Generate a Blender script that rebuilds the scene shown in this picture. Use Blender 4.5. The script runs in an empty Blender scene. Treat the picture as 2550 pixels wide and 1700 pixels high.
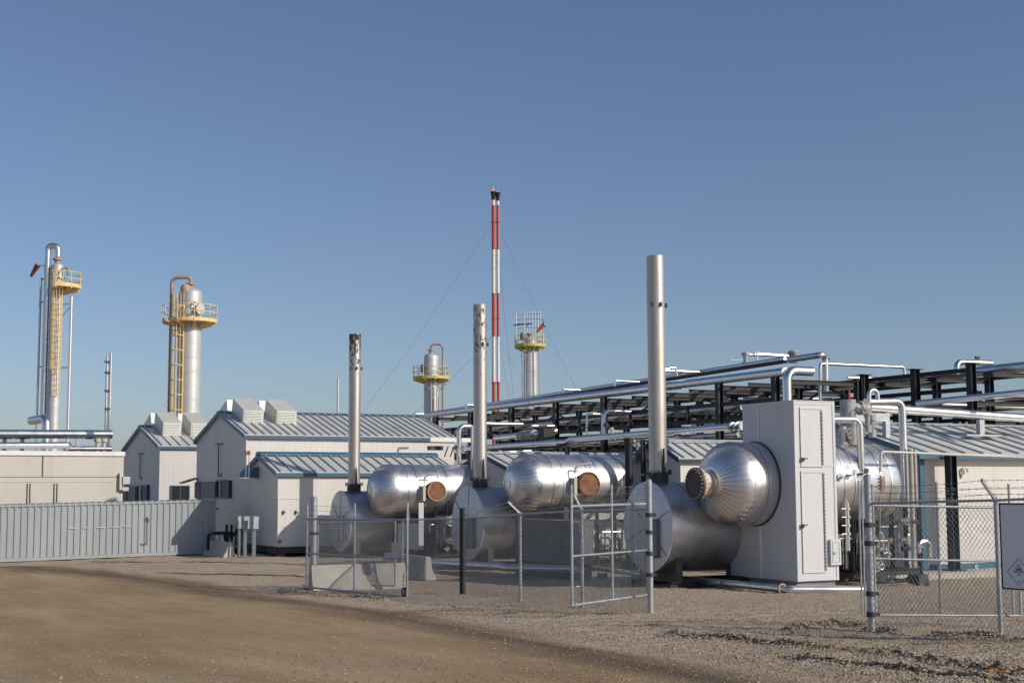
import bpy, math, random
import numpy as np
from mathutils import Vector, Matrix
random.seed(7); rng = np.random.default_rng(7)
sc = bpy.context.scene
V = Vector
# ------------------------------------------------------------------ camera
# world x = direction of the long sides of the buildings, world y = direction of the pipe rack
FX = 3541.0
YAW = math.radians(27.2)
Fh = V((math.sin(YAW), math.cos(YAW), 0)); Rh = V((math.cos(YAW), -math.sin(YAW), 0)); Zu = V((0, 0, 1))
CAM = V((0, 0, 3.15))
pit = math.atan(365 / FX); roll = 0.004
cf = Fh * math.cos(pit) + Zu * math.sin(pit); cu0 = -Fh * math.sin(pit) + Zu * math.cos(pit)
cr = Rh * math.cos(roll) - cu0 * math.sin(roll); cu = cu0 * math.cos(roll) + Rh * math.sin(roll)
cd = bpy.data.cameras.new('camera'); cam = bpy.data.objects.new('camera', cd); sc.collection.objects.link(cam)
cd.lens = 50; cd.sensor_width = 36; cd.clip_start = 0.2; cd.clip_end = 6000
cam.matrix_world = Matrix(((cr.x, cu.x, -cf.x, CAM.x), (cr.y, cu.y, -cf.y, CAM.y), (cr.z, cu.z, -cf.z, CAM.z), (0, 0, 0, 1)))
sc.camera = cam
# ------------------------------------------------------------------ light
SUN_EL = math.radians(28)
sc_cam = V((0.895, -0.445))                                    # towards the sun, in (right, forward)
sh = (Rh * sc_cam.x + Fh * sc_cam.y).normalized()
sdir = sh * math.cos(SUN_EL) + Zu * math.sin(SUN_EL)
world = bpy.data.worlds.new('World'); sc.world = world; world.use_nodes = True
wn = world.node_tree; bg = wn.nodes['Background']
sky = wn.nodes.new('ShaderNodeTexSky'); sky.sky_type = 'NISHITA'; sky.sun_disc = False
sky.sun_elevation = SUN_EL; sky.sun_rotation = math.atan2(sh.x, sh.y)
sky.altitude = 900; sky.air_density = 0.88; sky.dust_density = 2.1; sky.ozone_density = 1.8
tint = wn.nodes.new('ShaderNodeVectorMath'); tint.operation = 'MULTIPLY'; tint.inputs[1].default_value = (1.0, 1.0, 1.06)   # cool white balance of the sky
wn.links.new(sky.outputs[0], tint.inputs[0]); wn.links.new(tint.outputs[0], bg.inputs[0]); bg.inputs[1].default_value = 0.093
sl = bpy.data.lights.new('sun', 'SUN'); sun = bpy.data.objects.new('sun', sl); sc.collection.objects.link(sun)
sl.energy = 3.6; sl.angle = math.radians(0.55); sl.color = (1.0, 0.90, 0.77)
sun.rotation_euler = (-sdir).to_track_quat('-Z', 'Y').to_euler()
sc.view_settings.view_transform = 'Standard'; sc.view_settings.look = 'None'
sc.view_settings.exposure = 0.0; sc.view_settings.gamma = 1

# ------------------------------------------------------------------ geometry of the view
def ray(px, py):
    return cr * ((px - 1275) / FX) + cu * ((850 - py) / FX) + cf
def W(px, py, d):                      # point seen at px,py that lies d metres forward
    r = ray(px, py); return CAM + r * (d / r.dot(Fh))
def Hx(px, py, x): r = ray(px, py); return CAM + r * ((x - CAM.x) / r.x)
def Hy(px, py, y): r = ray(px, py); return CAM + r * ((y - CAM.y) / r.y)
def Hz(px, py, z): r = ray(px, py); return CAM + r * ((z - CAM.z) / r.z)
def along(P, d, px):                   # walk from P along d until the point is seen at column px
    n = cr - cf * ((px - 1275) / FX); P = V(P); d = V(d)
    return P + d * (-(P - CAM).dot(n) / d.dot(n))
def updown(P, py):                     # same, walking vertically to row py
    n = cu - cf * ((850 - py) / FX); P = V(P)
    return P + Zu * (-(P - CAM).dot(n) / Zu.dot(n))
XA = V((1, 0, 0)); YA = V((0, 1, 0))
_gy = [-400, 0, 14, 24, 29.4, 33, 36.5, 40.9, 45, 50, 60, 70, 100, 4000]
_gz = [-1.6, -1.6, -1.95, -2.42, -2.53, -2.7, -2.86, -3.0, -3.12, -3.14, -3.1, -3.06, -3.0, -3.0]
def smoothstep(a, b, x):
    t = np.clip((x - a) / (b - a), 0, 1); return t * t * (3 - 2 * t)
def gzc(X, Y):                         # ground height from camera coordinates (right, forward)
    Y = np.asarray(Y, float); X = np.asarray(X, float)
    z = sum(np.interp(Y + o, _gy, _gz) for o in (-3, -1.5, 0, 1.5, 3)) / 5 + 3.15
    z = z - 0.0155 * np.clip(-12 - X, 0, 12) * smoothstep(45, 60, Y)
    return z
def g(P):
    P = V((P[0], P[1], 0)); return float(gzc(P.dot(Rh), P.dot(Fh)))
def G(px, py):                         # ground point seen at px,py
    d = 40.0
    for _ in range(40):
        p = W(px, py, d); r = ray(px, py)
        z = g(p); d2 = (z - CAM.z) / r.z * r.dot(Fh); d = 0.5 * d + 0.5 * d2
    return W(px, py, d)
def C2W(X, Y, z=0): p = Rh * X + Fh * Y; return V((p.x, p.y, z))

# ------------------------------------------------------------------ mesh builder
class MB:
    def __init__(s): s.v = []; s.f = []
    def add(s, vs, fs):
        o = len(s.v); s.v += [tuple(v) for v in vs]; s.f += [tuple(i + o for i in f) for f in fs]; return s
    def box(s, x0, x1, y0, y1, z0, z1):
        vs = [(x, y, z) for z in (z0, z1) for y in (y0, y1) for x in (x0, x1)]
        return s.add(vs, [(0, 2, 3, 1), (4, 5, 7, 6), (0, 1, 5, 4), (2, 6, 7, 3), (0, 4, 6, 2), (1, 3, 7, 5)])
    def obox(s, c, ax, ay, az, sx, sy, sz):
        c = V(c); ax = V(ax).normalized() * sx / 2; ay = V(ay).normalized() * sy / 2; az = V(az).normalized() * sz / 2
        vs = [c + ax * i + ay * j + az * k for k in (-1, 1) for j in (-1, 1) for i in (-1, 1)]
        return s.add(vs, [(0, 2, 3, 1), (4, 5, 7, 6), (0, 1, 5, 4), (2, 6, 7, 3), (0, 4, 6, 2), (1, 3, 7, 5)])
    def beam(s, a, b, w, h, up=Zu):
        a = V(a); b = V(b); d = (b - a); L = d.length; d.normalize(); up = V(up)
        if abs(d.dot(up)) > 0.98: up = YA
        side = d.cross(up).normalized(); u2 = side.cross(d)
        return s.obox((a + b) / 2, d, side, u2, L, w, h)
    def hbeam(s, a, b, w, h, web=YA, t=0.02):
        a = V(a); b = V(b); d = (b - a).normalized(); web = V(web); fl = d.cross(web).normalized(); web = fl.cross(d).normalized()
        c = (a + b) / 2; L = (b - a).length
        s.obox(c + web * (h / 2 - t / 2), d, fl, web, L, w, t); s.obox(c - web * (h / 2 - t / 2), d, fl, web, L, w, t)
        return s.obox(c, d, fl, web, L, t, h - 2 * t)
    def tube(s, pts, r, n=12, cap=True):
        pts = [V(p) for p in pts]; m = len(pts)
        rs = r if isinstance(r, (list, tuple)) else [r] * m
        t0 = (pts[1] - pts[0]).normalized(); ref = Zu if abs(t0.z) < 0.9 else XA
        nrm = t0.cross(ref).normalized(); vs = []
        for i, p in enumerate(pts):
            t = ((pts[i + 1] - p).normalized() if i < m - 1 else V((0, 0, 0))) + ((p - pts[i - 1]).normalized() if i else V((0, 0, 0)))
            t.normalize(); nrm = (nrm - t * nrm.dot(t)).normalized(); b = t.cross(nrm)
            vs += [p + (nrm * math.cos(2 * math.pi * k / n) + b * math.sin(2 * math.pi * k / n)) * rs[i] for k in range(n)]
        fs = [(i * n + k, i * n + (k + 1) % n, (i + 1) * n + (k + 1) % n, (i + 1) * n + k) for i in range(m - 1) for k in range(n)]
        if cap: fs += [tuple(range(n))[::-1], tuple((m - 1) * n + k for k in range(n))]
        return s.add(vs, fs)
    def cyl(s, a, b, r, n=16): return s.tube([a, b], r, n)
    def lathe(s, o, d, prof, n=32, ref=None):
        o = V(o); d = V(d).normalized(); ref = V(ref) if ref else (Zu if abs(d.z) < 0.9 else XA)
        a = d.cross(ref).normalized(); b = d.cross(a)
        vs = []; m = len(prof)
        for t, r in prof:
            vs += [o + d * t + (a * math.cos(2 * math.pi * k / n) + b * math.sin(2 * math.pi * k / n)) * max(r, 1e-4) for k in range(n)]
        fs = [(i * n + k, i * n + (k + 1) % n, (i + 1) * n + (k + 1) % n, (i + 1) * n + k) for i in range(m - 1) for k in range(n)]
        fs += [tuple(range(n))[::-1], tuple((m - 1) * n + k for k in range(n))]
        return s.add(vs, fs)
    def torus(s, c, nrm, R, r, n=24, m=6, a0=0, a1=2 * math.pi):
        c = V(c); d = V(nrm).normalized(); ref = Zu if abs(d.z) < 0.9 else XA
        a = d.cross(ref).normalized(); b = d.cross(a); full = abs(a1 - a0) > 6.28
        k = n if full else n + 1; vs = []
        for i in range(k):
            t = a0 + (a1 - a0) * i / n; e = a * math.cos(t) + b * math.sin(t)
            vs += [c + e * (R + r * math.cos(2 * math.pi * j / m)) + d * r * math.sin(2 * math.pi * j / m) for j in range(m)]
        fs = [(i * m + j, i * m + (j + 1) % m, ((i + 1) % k) * m + (j + 1) % m, ((i + 1) % k) * m + j) for i in range(n) for j in range(m)]
        return s.add(vs, fs)
    def prism(s, poly, vec):
        n = len(poly); vec = V(vec); p = [V(q) for q in poly]
        return s.add(p + [q + vec for q in p], [tuple(range(n))[::-1], tuple(range(n, 2 * n))] + [(i, (i + 1) % n, n + (i + 1) % n, n + i) for i in range(n)])
    def build(s, name, mat, parent=None, smooth=35):
        me = bpy.data.meshes.new(name); off = V((0, 0, 0))
        p = parent
        while p is not None: off += p.location; p = p.parent
        if off.length: me.from_pydata([(a - off.x, b - off.y, c - off.z) for a, b, c in s.v], [], s.f)
        else: me.from_pydata(s.v, [], s.f)
        me.materials.append(mat)
        import bmesh
        bm = bmesh.new(); bm.from_mesh(me); bmesh.ops.recalc_face_normals(bm, faces=bm.faces); bm.to_mesh(me); bm.free()
        if smooth:
            me.polygons.foreach_set('use_smooth', [True] * len(me.polygons)); me.set_sharp_from_angle(angle=math.radians(smooth))
        o = bpy.data.objects.new(name, me); sc.collection.objects.link(o)
        if parent is not None: o.parent = parent
        return o
def tag(o, label=None, cat=None, group=None, kind=None):
    for k, v in (('label', label), ('category', cat), ('group', group), ('kind', kind)):
        if v: o[k] = v
    return o
def thing(name, label, cat, loc, group=None):
    o = bpy.data.objects.new(name, None); sc.collection.objects.link(o); o.location = V(loc); o.empty_display_size = 0.3
    return tag(o, label, cat, group)
def solo(mb, name, mat, label, cat, group=None):
    v = mb.v; cx = sum(p[0] for p in v) / len(v); cy = sum(p[1] for p in v) / len(v); cz = min(p[2] for p in v)
    mb.v = [(p[0] - cx, p[1] - cy, p[2] - cz) for p in v]
    o = mb.build(name, mat); o.location = (cx, cy, cz); return tag(o, label, cat, group)
def copy_tree(o, parent=None):
    c = o.copy(); sc.collection.objects.link(c)
    if parent is not None: c.parent = parent
    for ch in [q for q in bpy.data.objects if q.parent == o]: copy_tree(ch, c)
    return c
def fillet(pts, R, seg=5):
    pts = [V(p) for p in pts]; out = [pts[0]]
    for i in range(1, len(pts) - 1):
        a = (pts[i - 1] - pts[i]); b = (pts[i + 1] - pts[i]); la, lb = a.length, b.length; a.normalize(); b.normalize()
        ang = a.angle(b)
        if ang > 3.1: out.append(pts[i]); continue
        t = min(R / math.tan(ang / 2), la * 0.48, lb * 0.48); Rr = t * math.tan(ang / 2)
        c = pts[i] + (a + b).normalized() * (Rr / math.sin(ang / 2))
        s0 = pts[i] + a * t - c; s1 = pts[i] + b * t - c; w = s0.angle(s1)
        for k in range(seg + 1):
            f = k / seg; out.append(c + (s0 * math.sin((1 - f) * w) + s1 * math.sin(f * w)) / math.sin(w))
    out.append(pts[-1]); return out

# ------------------------------------------------------------------ materials
MATS = {}
def nd(nt, t, **kw):
    n = nt.nodes.new(t)
    for k, v in kw.items():
        if k.startswith('i_'): n.inputs[k[2:].replace('_', ' ')].default_value = v
        else: setattr(n, k, v)
    return n
def mth(nt, op, a, b=None, c=None):
    n = nt.nodes.new('ShaderNodeMath'); n.operation = op
    for i, x in enumerate((a, b, c)):
        if x is None: continue
        if isinstance(x, (int, float)): n.inputs[i].default_value = x
        else: nt.links.new(x, n.inputs[i])
    return n.outputs[0]
def mixc(nt, f, a, b):
    n = nt.nodes.new('ShaderNodeMix'); n.data_type = 'RGBA'
    for i, x in ((0, f), (6, a), (7, b)):
        if isinstance(x, (int, float)): n.inputs[i].default_value = x
        elif isinstance(x, tuple): n.inputs[i].default_value = (x[0], x[1], x[2], 1)
        else: nt.links.new(x, n.inputs[i])
    return n.outputs[2]
def pos(nt, scale=(1, 1, 1)):
    ge = nt.nodes.new('ShaderNodeNewGeometry')
    if scale == (1, 1, 1): return ge.outputs['Position']
    m = nt.nodes.new('ShaderNodeVectorMath'); m.operation = 'MULTIPLY'; m.inputs[1].default_value = scale
    nt.links.new(ge.outputs['Position'], m.inputs[0]); return m.outputs[0]
def noise(nt, vec, scale, detail=4, rough=0.55):
    n = nd(nt, 'ShaderNodeTexNoise'); n.inputs['Scale'].default_value = scale; n.inputs['Detail'].default_value = detail
    n.inputs['Roughness'].default_value = rough; nt.links.new(vec, n.inputs['Vector']); return n.outputs['Fac']
def ramp(nt, f, a, b, va=0.0, vb=1.0):
    n = nd(nt, 'ShaderNodeMapRange'); n.clamp = True
    nt.links.new(f, n.inputs[0]); n.inputs[1].default_value = a; n.inputs[2].default_value = b; n.inputs[3].default_value = va; n.inputs[4].default_value = vb
    return n.outputs[0]
def newmat(name):
    m = bpy.data.materials.new(name); m.use_nodes = True; nt = m.node_tree; return m, nt, nt.nodes['Principled BSDF']
def M(name, col, rough=0.6, metal=0.0, var=0.12, vs=1.5, bump=0.0, bs=12, dirt=None, damt=0.35, dscale=1.2, stripe=0, sdepth=0.5, stretch=(1, 1, 1), rvar=0.1, seam=None):
    m, nt, b = newmat(name); L = nt.links.new
    P = pos(nt, stretch); P0 = pos(nt)
    n1 = noise(nt, P, vs, 5); lo = tuple(c * (1 - var) for c in col); hi = tuple(min(1, c * (1 + var)) for c in col)
    c = mixc(nt, ramp(nt, n1, 0.3, 0.7), lo, hi)
    if dirt:
        n2 = noise(nt, P, dscale, 8, 0.65); c = mixc(nt, ramp(nt, n2, 0.5, 0.72, 0, damt), c, dirt)
    h = None
    if stripe:
        sx = nt.nodes.new('ShaderNodeSeparateXYZ'); L(P0, sx.inputs[0])
        q = mth(nt, 'FRACT', mth(nt, 'MULTIPLY', mth(nt, 'ADD', sx.outputs[0], sx.outputs[1]), 1.0 / stripe))
        gq = mth(nt, 'ABSOLUTE', mth(nt, 'SUBTRACT', q, 0.5))
        line = ramp(nt, gq, 0.40, 0.46)
        c = mixc(nt, mth(nt, 'MULTIPLY', line, 0.055 * sdepth), c, (0.05, 0.05, 0.06)); h = mth(nt, 'MULTIPLY', line, -0.14 * sdepth)
    L(c, b.inputs['Base Color']); b.inputs['Metallic'].default_value = metal
    n3 = noise(nt, P, vs * 3, 4); L(ramp(nt, n3, 0.3, 0.7, max(0.03, rough - rvar), min(1, rough + rvar)), b.inputs['Roughness'])
    if bump or h is not None:
        n4 = mth(nt, 'MULTIPLY', noise(nt, P, bs, 4), bump) if bump else None
        hh = n4 if h is None else (h if n4 is None else mth(nt, 'ADD', n4, h))
        bp = nt.nodes.new('ShaderNodeBump'); bp.inputs['Strength'].default_value = 1.0; bp.inputs['Distance'].default_value = 0.02
        L(hh, bp.inputs['Height']); L(bp.outputs[0], b.inputs['Normal'])
    MATS[name] = m; return m
alu = M('aluminium_jacket', (0.69, 0.70, 0.715), 0.38, 0.95, 0.06, 0.8, 0.07, 2.2, dirt=(0.42, 0.40, 0.38), damt=0.35)
alu2 = M('aluminium_dull', (0.52, 0.53, 0.55), 0.43, 0.9, 0.08, 0.7, 0.06, 3, dirt=(0.30, 0.27, 0.24), damt=0.5)
pipem = M('pipe_cladding', (0.70, 0.71, 0.73), 0.30, 0.97, 0.05, 0.8, 0.0, 5, rvar=0.05)
stackm = M('stack_metal', (0.56, 0.53, 0.49), 0.46, 0.85, 0.10, 0.6, 0.05, 6, dirt=(0.40, 0.33, 0.24), damt=0.5, stretch=(1, 1, 0.2))
towerm = M('tower_cladding', (0.52, 0.54, 0.55), 0.5, 0.35, 0.08, 0.8, 0.03, 3, dirt=(0.45, 0.44, 0.42), damt=0.4)
galv = M('galvanised_steel', (0.40, 0.43, 0.46), 0.48, 0.65, 0.18, 8)
wirem = M('fence_wire', (0.24, 0.26, 0.28), 0.5, 0.6, 0.15, 3)
white = M('white_siding', (0.66, 0.645, 0.62), 0.5, 0, 0.04, 0.5, stripe=0.30, sdepth=1.0, dirt=(0.46, 0.41, 0.34), damt=0.30, dscale=1.4, stretch=(1, 1, 0.18))
cabw = M('white_panel', (0.60, 0.61, 0.63), 0.42, 0, 0.03, 0.5, stripe=0.10, sdepth=0.6, dirt=(0.42, 0.39, 0.34), damt=0.14, dscale=1.6, stretch=(1, 1, 0.22))
cabt = M('white_trim', (0.56, 0.60, 0.63), 0.4, 0, 0.03, 1)
facem = M('grey_face_plate', (0.60, 0.62, 0.67), 0.5, 0.35, 0.05, 0.6, dirt=(0.4, 0.4, 0.42), damt=0.3)
beige = M('beige_panel', (0.56, 0.545, 0.49), 0.6, 0, 0.04, 0.4, dirt=(0.40, 0.36, 0.28), damt=0.4, dscale=1.1, stretch=(1, 1, 0.2))
roofm = M('roof_sheet', (0.64, 0.65, 0.61), 0.45, 0.15, 0.05, 0.6, dirt=(0.42, 0.42, 0.42), damt=0.3)
ribm = M('roof_rib', (0.50, 0.51, 0.52), 0.45, 0.15, 0.05, 0.6)
trimb = M('blue_trim', (0.060, 0.112, 0.20), 0.45, 0, 0.1, 2)
trimt = M('teal_trim', (0.042, 0.135, 0.215), 0.42, 0, 0.1, 2)
navy = M('dark_blue_panel', (0.02, 0.04, 0.10), 0.5, 0, 0.2, 3)
black = M('black_steel', (0.014, 0.015, 0.019), 0.55, 0.0, 0.3, 3)
dark = M('dark_rubber', (0.02, 0.02, 0.02), 0.8, 0, 0.2, 5)
glass = M('dark_glass', (0.03, 0.035, 0.04), 0.12, 0, 0.1, 3)
grate = M('grey_louver', (0.20, 0.21, 0.22), 0.6, 0.1, 0.2, 8)
conc = M('concrete', (0.46, 0.445, 0.41), 0.9, 0, 0.10, 1.5, 0.4, 30, dirt=(0.30, 0.27, 0.22), damt=0.45)
yellow = M('yellow_paint', (0.74, 0.57, 0.27), 0.5, 0, 0.08, 3)
yellow2 = M('yellow_paint_far', (0.58, 0.47, 0.14), 0.5, 0, 0.08, 3)
rust = M('rust', (0.22, 0.105, 0.055), 0.85, 0, 0.3, 4, 0.5, 25, dirt=(0.32, 0.17, 0.09), damt=0.5)
rustp = M('rusty_pipe', (0.40, 0.30, 0.23), 0.7, 0.1, 0.2, 2, dirt=(0.27, 0.12, 0.06), damt=0.9, dscale=1.5)
necksm = M('chalky_neck', (0.62, 0.56, 0.46), 0.75, 0, 0.15, 4, 0.3, 20, dirt=(0.36, 0.16, 0.07), damt=0.9, dscale=3)
flg = M('dark_flange', (0.06, 0.06, 0.065), 0.6, 0.3, 0.3, 4, dirt=(0.16, 0.10, 0.07), damt=0.4)
valvg = M('grey_valve_paint', (0.36, 0.37, 0.37), 0.55, 0.1, 0.25, 6, dirt=(0.2, 0.14, 0.1), damt=0.4, dscale=4)
contm = M('container_paint', (0.33, 0.37, 0.39), 0.55, 0, 0.06, 0.8, dirt=(0.25, 0.20, 0.15), damt=0.35, dscale=2.2, stretch=(1, 1, 0.25))
red = M('red_paint', (0.5, 0.05, 0.03), 0.5, 0, 0.1, 3)
orange = M('orange_fabric', (0.60, 0.09, 0.03), 0.8, 0, 0.15, 3)
dred = M('dark_red_fabric', (0.13, 0.014, 0.012), 0.8, 0, 0.2, 3)
whitep = M('white_paint', (0.78, 0.77, 0.74), 0.5, 0, 0.06, 2)
conduit = M('beige_conduit', (0.50, 0.49, 0.44), 0.5, 0.1, 0.06, 2)
signm = M('sign_face', (0.74, 0.75, 0.78), 0.45, 0, 0.03, 2)
signk = M('sign_print', (0.02, 0.022, 0.035), 0.5, 0, 0.05, 2)
seamm = M('dull_seam_metal', (0.27, 0.27, 0.29), 0.45, 0.9, 0.1, 3)  # duller, darker metal for the jacket seam lines
brick = M('timber_block', (0.35, 0.20, 0.10), 0.8, 0, 0.2, 5)
boltm = M('pale_bolts', (0.62, 0.58, 0.50), 0.6, 0.2, 0.15, 9)

def flare_mat():
    m, nt, b = newmat('striped_flare_paint'); L = nt.links.new
    sx = nt.nodes.new('ShaderNodeSeparateXYZ'); L(pos(nt), sx.inputs[0])
    r = nt.nodes.new('ShaderNodeValToRGB'); r.color_ramp.interpolation = 'CONSTANT'
    def zz(py): return updown(W(1234, py, 170), py).z / 45
    R_ = (0.43, 0.055, 0.03, 1); W_ = (0.70, 0.69, 0.67, 1)
    rows = [(0.0, R_), (zz(951), W_), (zz(840), R_), (zz(732), W_), (zz(623), R_), (zz(515), W_), (zz(497), (0.03, 0.03, 0.03, 1))]
    e = r.color_ramp.elements
    e[0].position = 0; e[0].color = R_; e[1].position = rows[1][0]; e[1].color = rows[1][1]
    for p, c in rows[2:]: q = e.new(p); q.color = c
    L(mth(nt, 'DIVIDE', sx.outputs[2], 45.0), r.inputs[0])
    c = mixc(nt, ramp(nt, noise(nt, pos(nt), 1.5, 5), 0.5, 0.8, 0, 0.25), r.outputs[0], (0.3, 0.25, 0.2)); L(c, b.inputs['Base Color'])
    b.inputs['Roughness'].default_value = 0.5; return m
flarem = flare_mat()
def char_mat(name, zlo, zhi, amt, dens):          # stack metal with soot flakes near the top
    m, nt, b = newmat(name); L = nt.links.new
    sx = nt.nodes.new('ShaderNodeSeparateXYZ'); P = pos(nt); L(P, sx.inputs[0])
    n = noise(nt, pos(nt, (3, 3, 1)), 4.5, 10, 0.7); zr = ramp(nt, sx.outputs[2], zlo, zhi)
    k = ramp(nt, mth(nt, 'ADD', n, mth(nt, 'MULTIPLY', zr, amt)), dens, dens + 0.04)
    base = mixc(nt, ramp(nt, noise(nt, pos(nt, (1, 1, 0.2)), 0.8, 5), 0.35, 0.7), (0.60, 0.575, 0.54), (0.50, 0.47, 0.43))
    k = mth(nt, 'MULTIPLY', k, ramp(nt, sx.outputs[2], zlo - 0.05, zlo + 0.1))
    c = mixc(nt, k, base, (0.025, 0.025, 0.03)); L(c, b.inputs['Base Color'])
    L(mth(nt, 'SUBTRACT', 0.85, mth(nt, 'MULTIPLY', k, 0.8)), b.inputs['Metallic']); L(ramp(nt, k, 0, 1, 0.46, 0.8), b.inputs['Roughness'])
    return m

# ------------------------------------------------------------------ ground
def gravel_mat():
    m, nt, b = newmat('gravel'); L = nt.links.new; P = pos(nt)
    vo = nd(nt, 'ShaderNodeTexVoronoi'); vo.inputs['Scale'].default_value = 26; L(P, vo.inputs['Vector'])
    hs = nt.nodes.new('ShaderNodeSeparateColor'); L(vo.outputs['Color'], hs.inputs[0])
    c = mixc(nt, hs.outputs[0], (0.255, 0.20, 0.142), (0.66, 0.54, 0.405))
    soil = mixc(nt, noise(nt, P, 2, 6), (0.33, 0.255, 0.175), (0.46, 0.365, 0.262))
    patch = ramp(nt, noise(nt, P, 0.35, 7, 0.65), 0.44, 0.60)
    c = mixc(nt, mth(nt, 'MULTIPLY', patch, 0.65), c, soil)
    at = nt.nodes.new('ShaderNodeAttribute'); at.attribute_name = 'damp_shade'  # windrow darkening: damp soil, with the shade of the lumps painted in
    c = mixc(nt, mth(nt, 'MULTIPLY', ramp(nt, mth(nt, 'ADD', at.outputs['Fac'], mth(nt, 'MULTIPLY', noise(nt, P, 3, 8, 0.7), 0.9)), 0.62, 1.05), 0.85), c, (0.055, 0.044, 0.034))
    L(c, b.inputs['Base Color']); b.inputs['Roughness'].default_value = 0.95
    bp = nt.nodes.new('ShaderNodeBump'); bp.inputs['Distance'].default_value = 0.03; bp.inputs['Strength'].default_value = 0.9
    L(mth(nt, 'ADD', mth(nt, 'MULTIPLY', vo.outputs['Distance'], -1.0), mth(nt, 'MULTIPLY', noise(nt, P, 8, 6, 0.7), 1.2)), bp.inputs['Height']); L(bp.outputs[0], b.inputs['Normal'])
    return m
def road_mat():
    m, nt, b = newmat('packed_dirt'); L = nt.links.new; P = pos(nt)
    # wheel passes run along the edge of the road: stretch noise that way
    ang = math.atan2(ROAD_DIR.y, ROAD_DIR.x)
    mp = nt.nodes.new('ShaderNodeMapping'); mp.vector_type = 'TEXTURE'; mp.inputs['Rotation'].default_value = (0, 0, ang); mp.inputs['Scale'].default_value = (7, 1, 1); L(P, mp.inputs[0])
    c = mixc(nt, ramp(nt, noise(nt, mp.outputs[0], 0.55, 6, 0.6), 0.35, 0.68), (0.25, 0.165, 0.072), (0.47, 0.345, 0.18))
    c = mixc(nt, ramp(nt, noise(nt, mp.outputs[0], 1.6, 5), 0.42, 0.70, 0, 0.6), c, (0.31, 0.175, 0.085))
    c = mixc(nt, ramp(nt, noise(nt, P, 30, 4, 0.75), 0.50, 0.66, 0, 0.6), c, (0.52, 0.40, 0.26))
    c = mixc(nt, ramp(nt, noise(nt, P, 17, 5, 0.75), 0.56, 0.68, 0, 0.7), c, (0.10, 0.072, 0.045))
    c = mixc(nt, ramp(nt, noise(nt, P, 0.45, 6, 0.6), 0.5, 0.66, 0, 0.45), c, (0.40, 0.335, 0.235))
    at = nt.nodes.new('ShaderNodeAttribute'); at.attribute_name = 'edge'
    e = mth(nt, 'ADD', at.outputs['Fac'], mth(nt, 'MULTIPLY', mth(nt, 'SUBTRACT', noise(nt, mp.outputs[0], 0.9, 7, 0.68), 0.5), 5.0))
    band = mth(nt, 'MULTIPLY', ramp(nt, e, 0.2, 1.6), ramp(nt, e, 1.6, 4.2, 1, 0))
    c = mixc(nt, mth(nt, 'MULTIPLY', band, 0.85), c, (0.085, 0.060, 0.038))
    L(c, b.inputs['Base Color']); b.inputs['Roughness'].default_value = 0.92
    bp = nt.nodes.new('ShaderNodeBump'); bp.inputs['Distance'].default_value = 0.04; bp.inputs['Strength'].default_value = 1.0
    L(noise(nt, P, 9, 9, 0.72), bp.inputs['Height']); L(bp.outputs[0], b.inputs['Normal'])
    tr = nt.nodes.new('ShaderNodeBsdfTransparent'); mx = nt.nodes.new('ShaderNodeMixShader')
    a = ramp(nt, mth(nt, 'ADD', e, mth(nt, 'MULTIPLY', noise(nt, P, 14, 5, 0.7), 2.4)), 0.5, 2.6)
    L(a, mx.inputs[0]); L(tr.outputs[0], mx.inputs[1]); L(b.outputs[0], mx.inputs[2]); L(mx.outputs[0], nt.nodes['Material Output'].inputs[0])
    return m
edge_px = [(-250, 1385), (0, 1398), (250, 1418), (480, 1448), (760, 1492), (1000, 1524), (1250, 1560), (1500, 1598), (1800, 1645), (2100, 1690), (2600, 1760)]
E_pts = [G(*p) for p in edge_px]
EC = [(p.dot(Rh), p.dot(Fh)) for p in E_pts]
ROAD_DIR = (E_pts[7] - E_pts[3]).normalized()
def road_edge(X, Y):                     # signed distance-like value: positive on the road
    ys = np.interp(X, [q[0] for q in EC], [q[1] for q in EC]); return (ys - Y) * 0.85
RID = [([G(1640, 1583), G(1850, 1598), G(2080, 1616), G(2300, 1645), G(2560, 1680)], 0.20, 0.09),
       ([G(1950, 1640), G(2200, 1665), G(2600, 1710)], 0.14, 0.05),
       ([G(690, 1478), G(760, 1478), G(850, 1487), G(960, 1497)], 0.30, 0.09),
       ([G(1960, 1570), G(2080, 1552), G(2180, 1570), G(2250, 1580)], 0.26, 0.10),
       ([G(2300, 1582), G(2430, 1590), G(2600, 1600)], 0.25, 0.07)]
_vn = np.random.default_rng(3).random((257, 257))
def vnoise(X, Y, f):
    x = np.asarray(X, float) * f + 500; y = np.asarray(Y, float) * f + 500; i = np.floor(x).astype(int); j = np.floor(y).astype(int); u = x - i; v = y - j; u = u * u * (3 - 2 * u); v = v * v * (3 - 2 * v)
    g_ = lambda a, b: _vn[a % 257, b % 257]
    return (g_(i, j) * (1 - u) + g_(i + 1, j) * u) * (1 - v) + (g_(i, j + 1) * (1 - u) + g_(i + 1, j + 1) * u) * v
def wobble(X, sd): return (vnoise(X, np.zeros_like(X) + sd, 0.9) - 0.5) * 0.7 + (vnoise(X, np.zeros_like(X) + sd, 2.7) - 0.5) * 0.3
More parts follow.
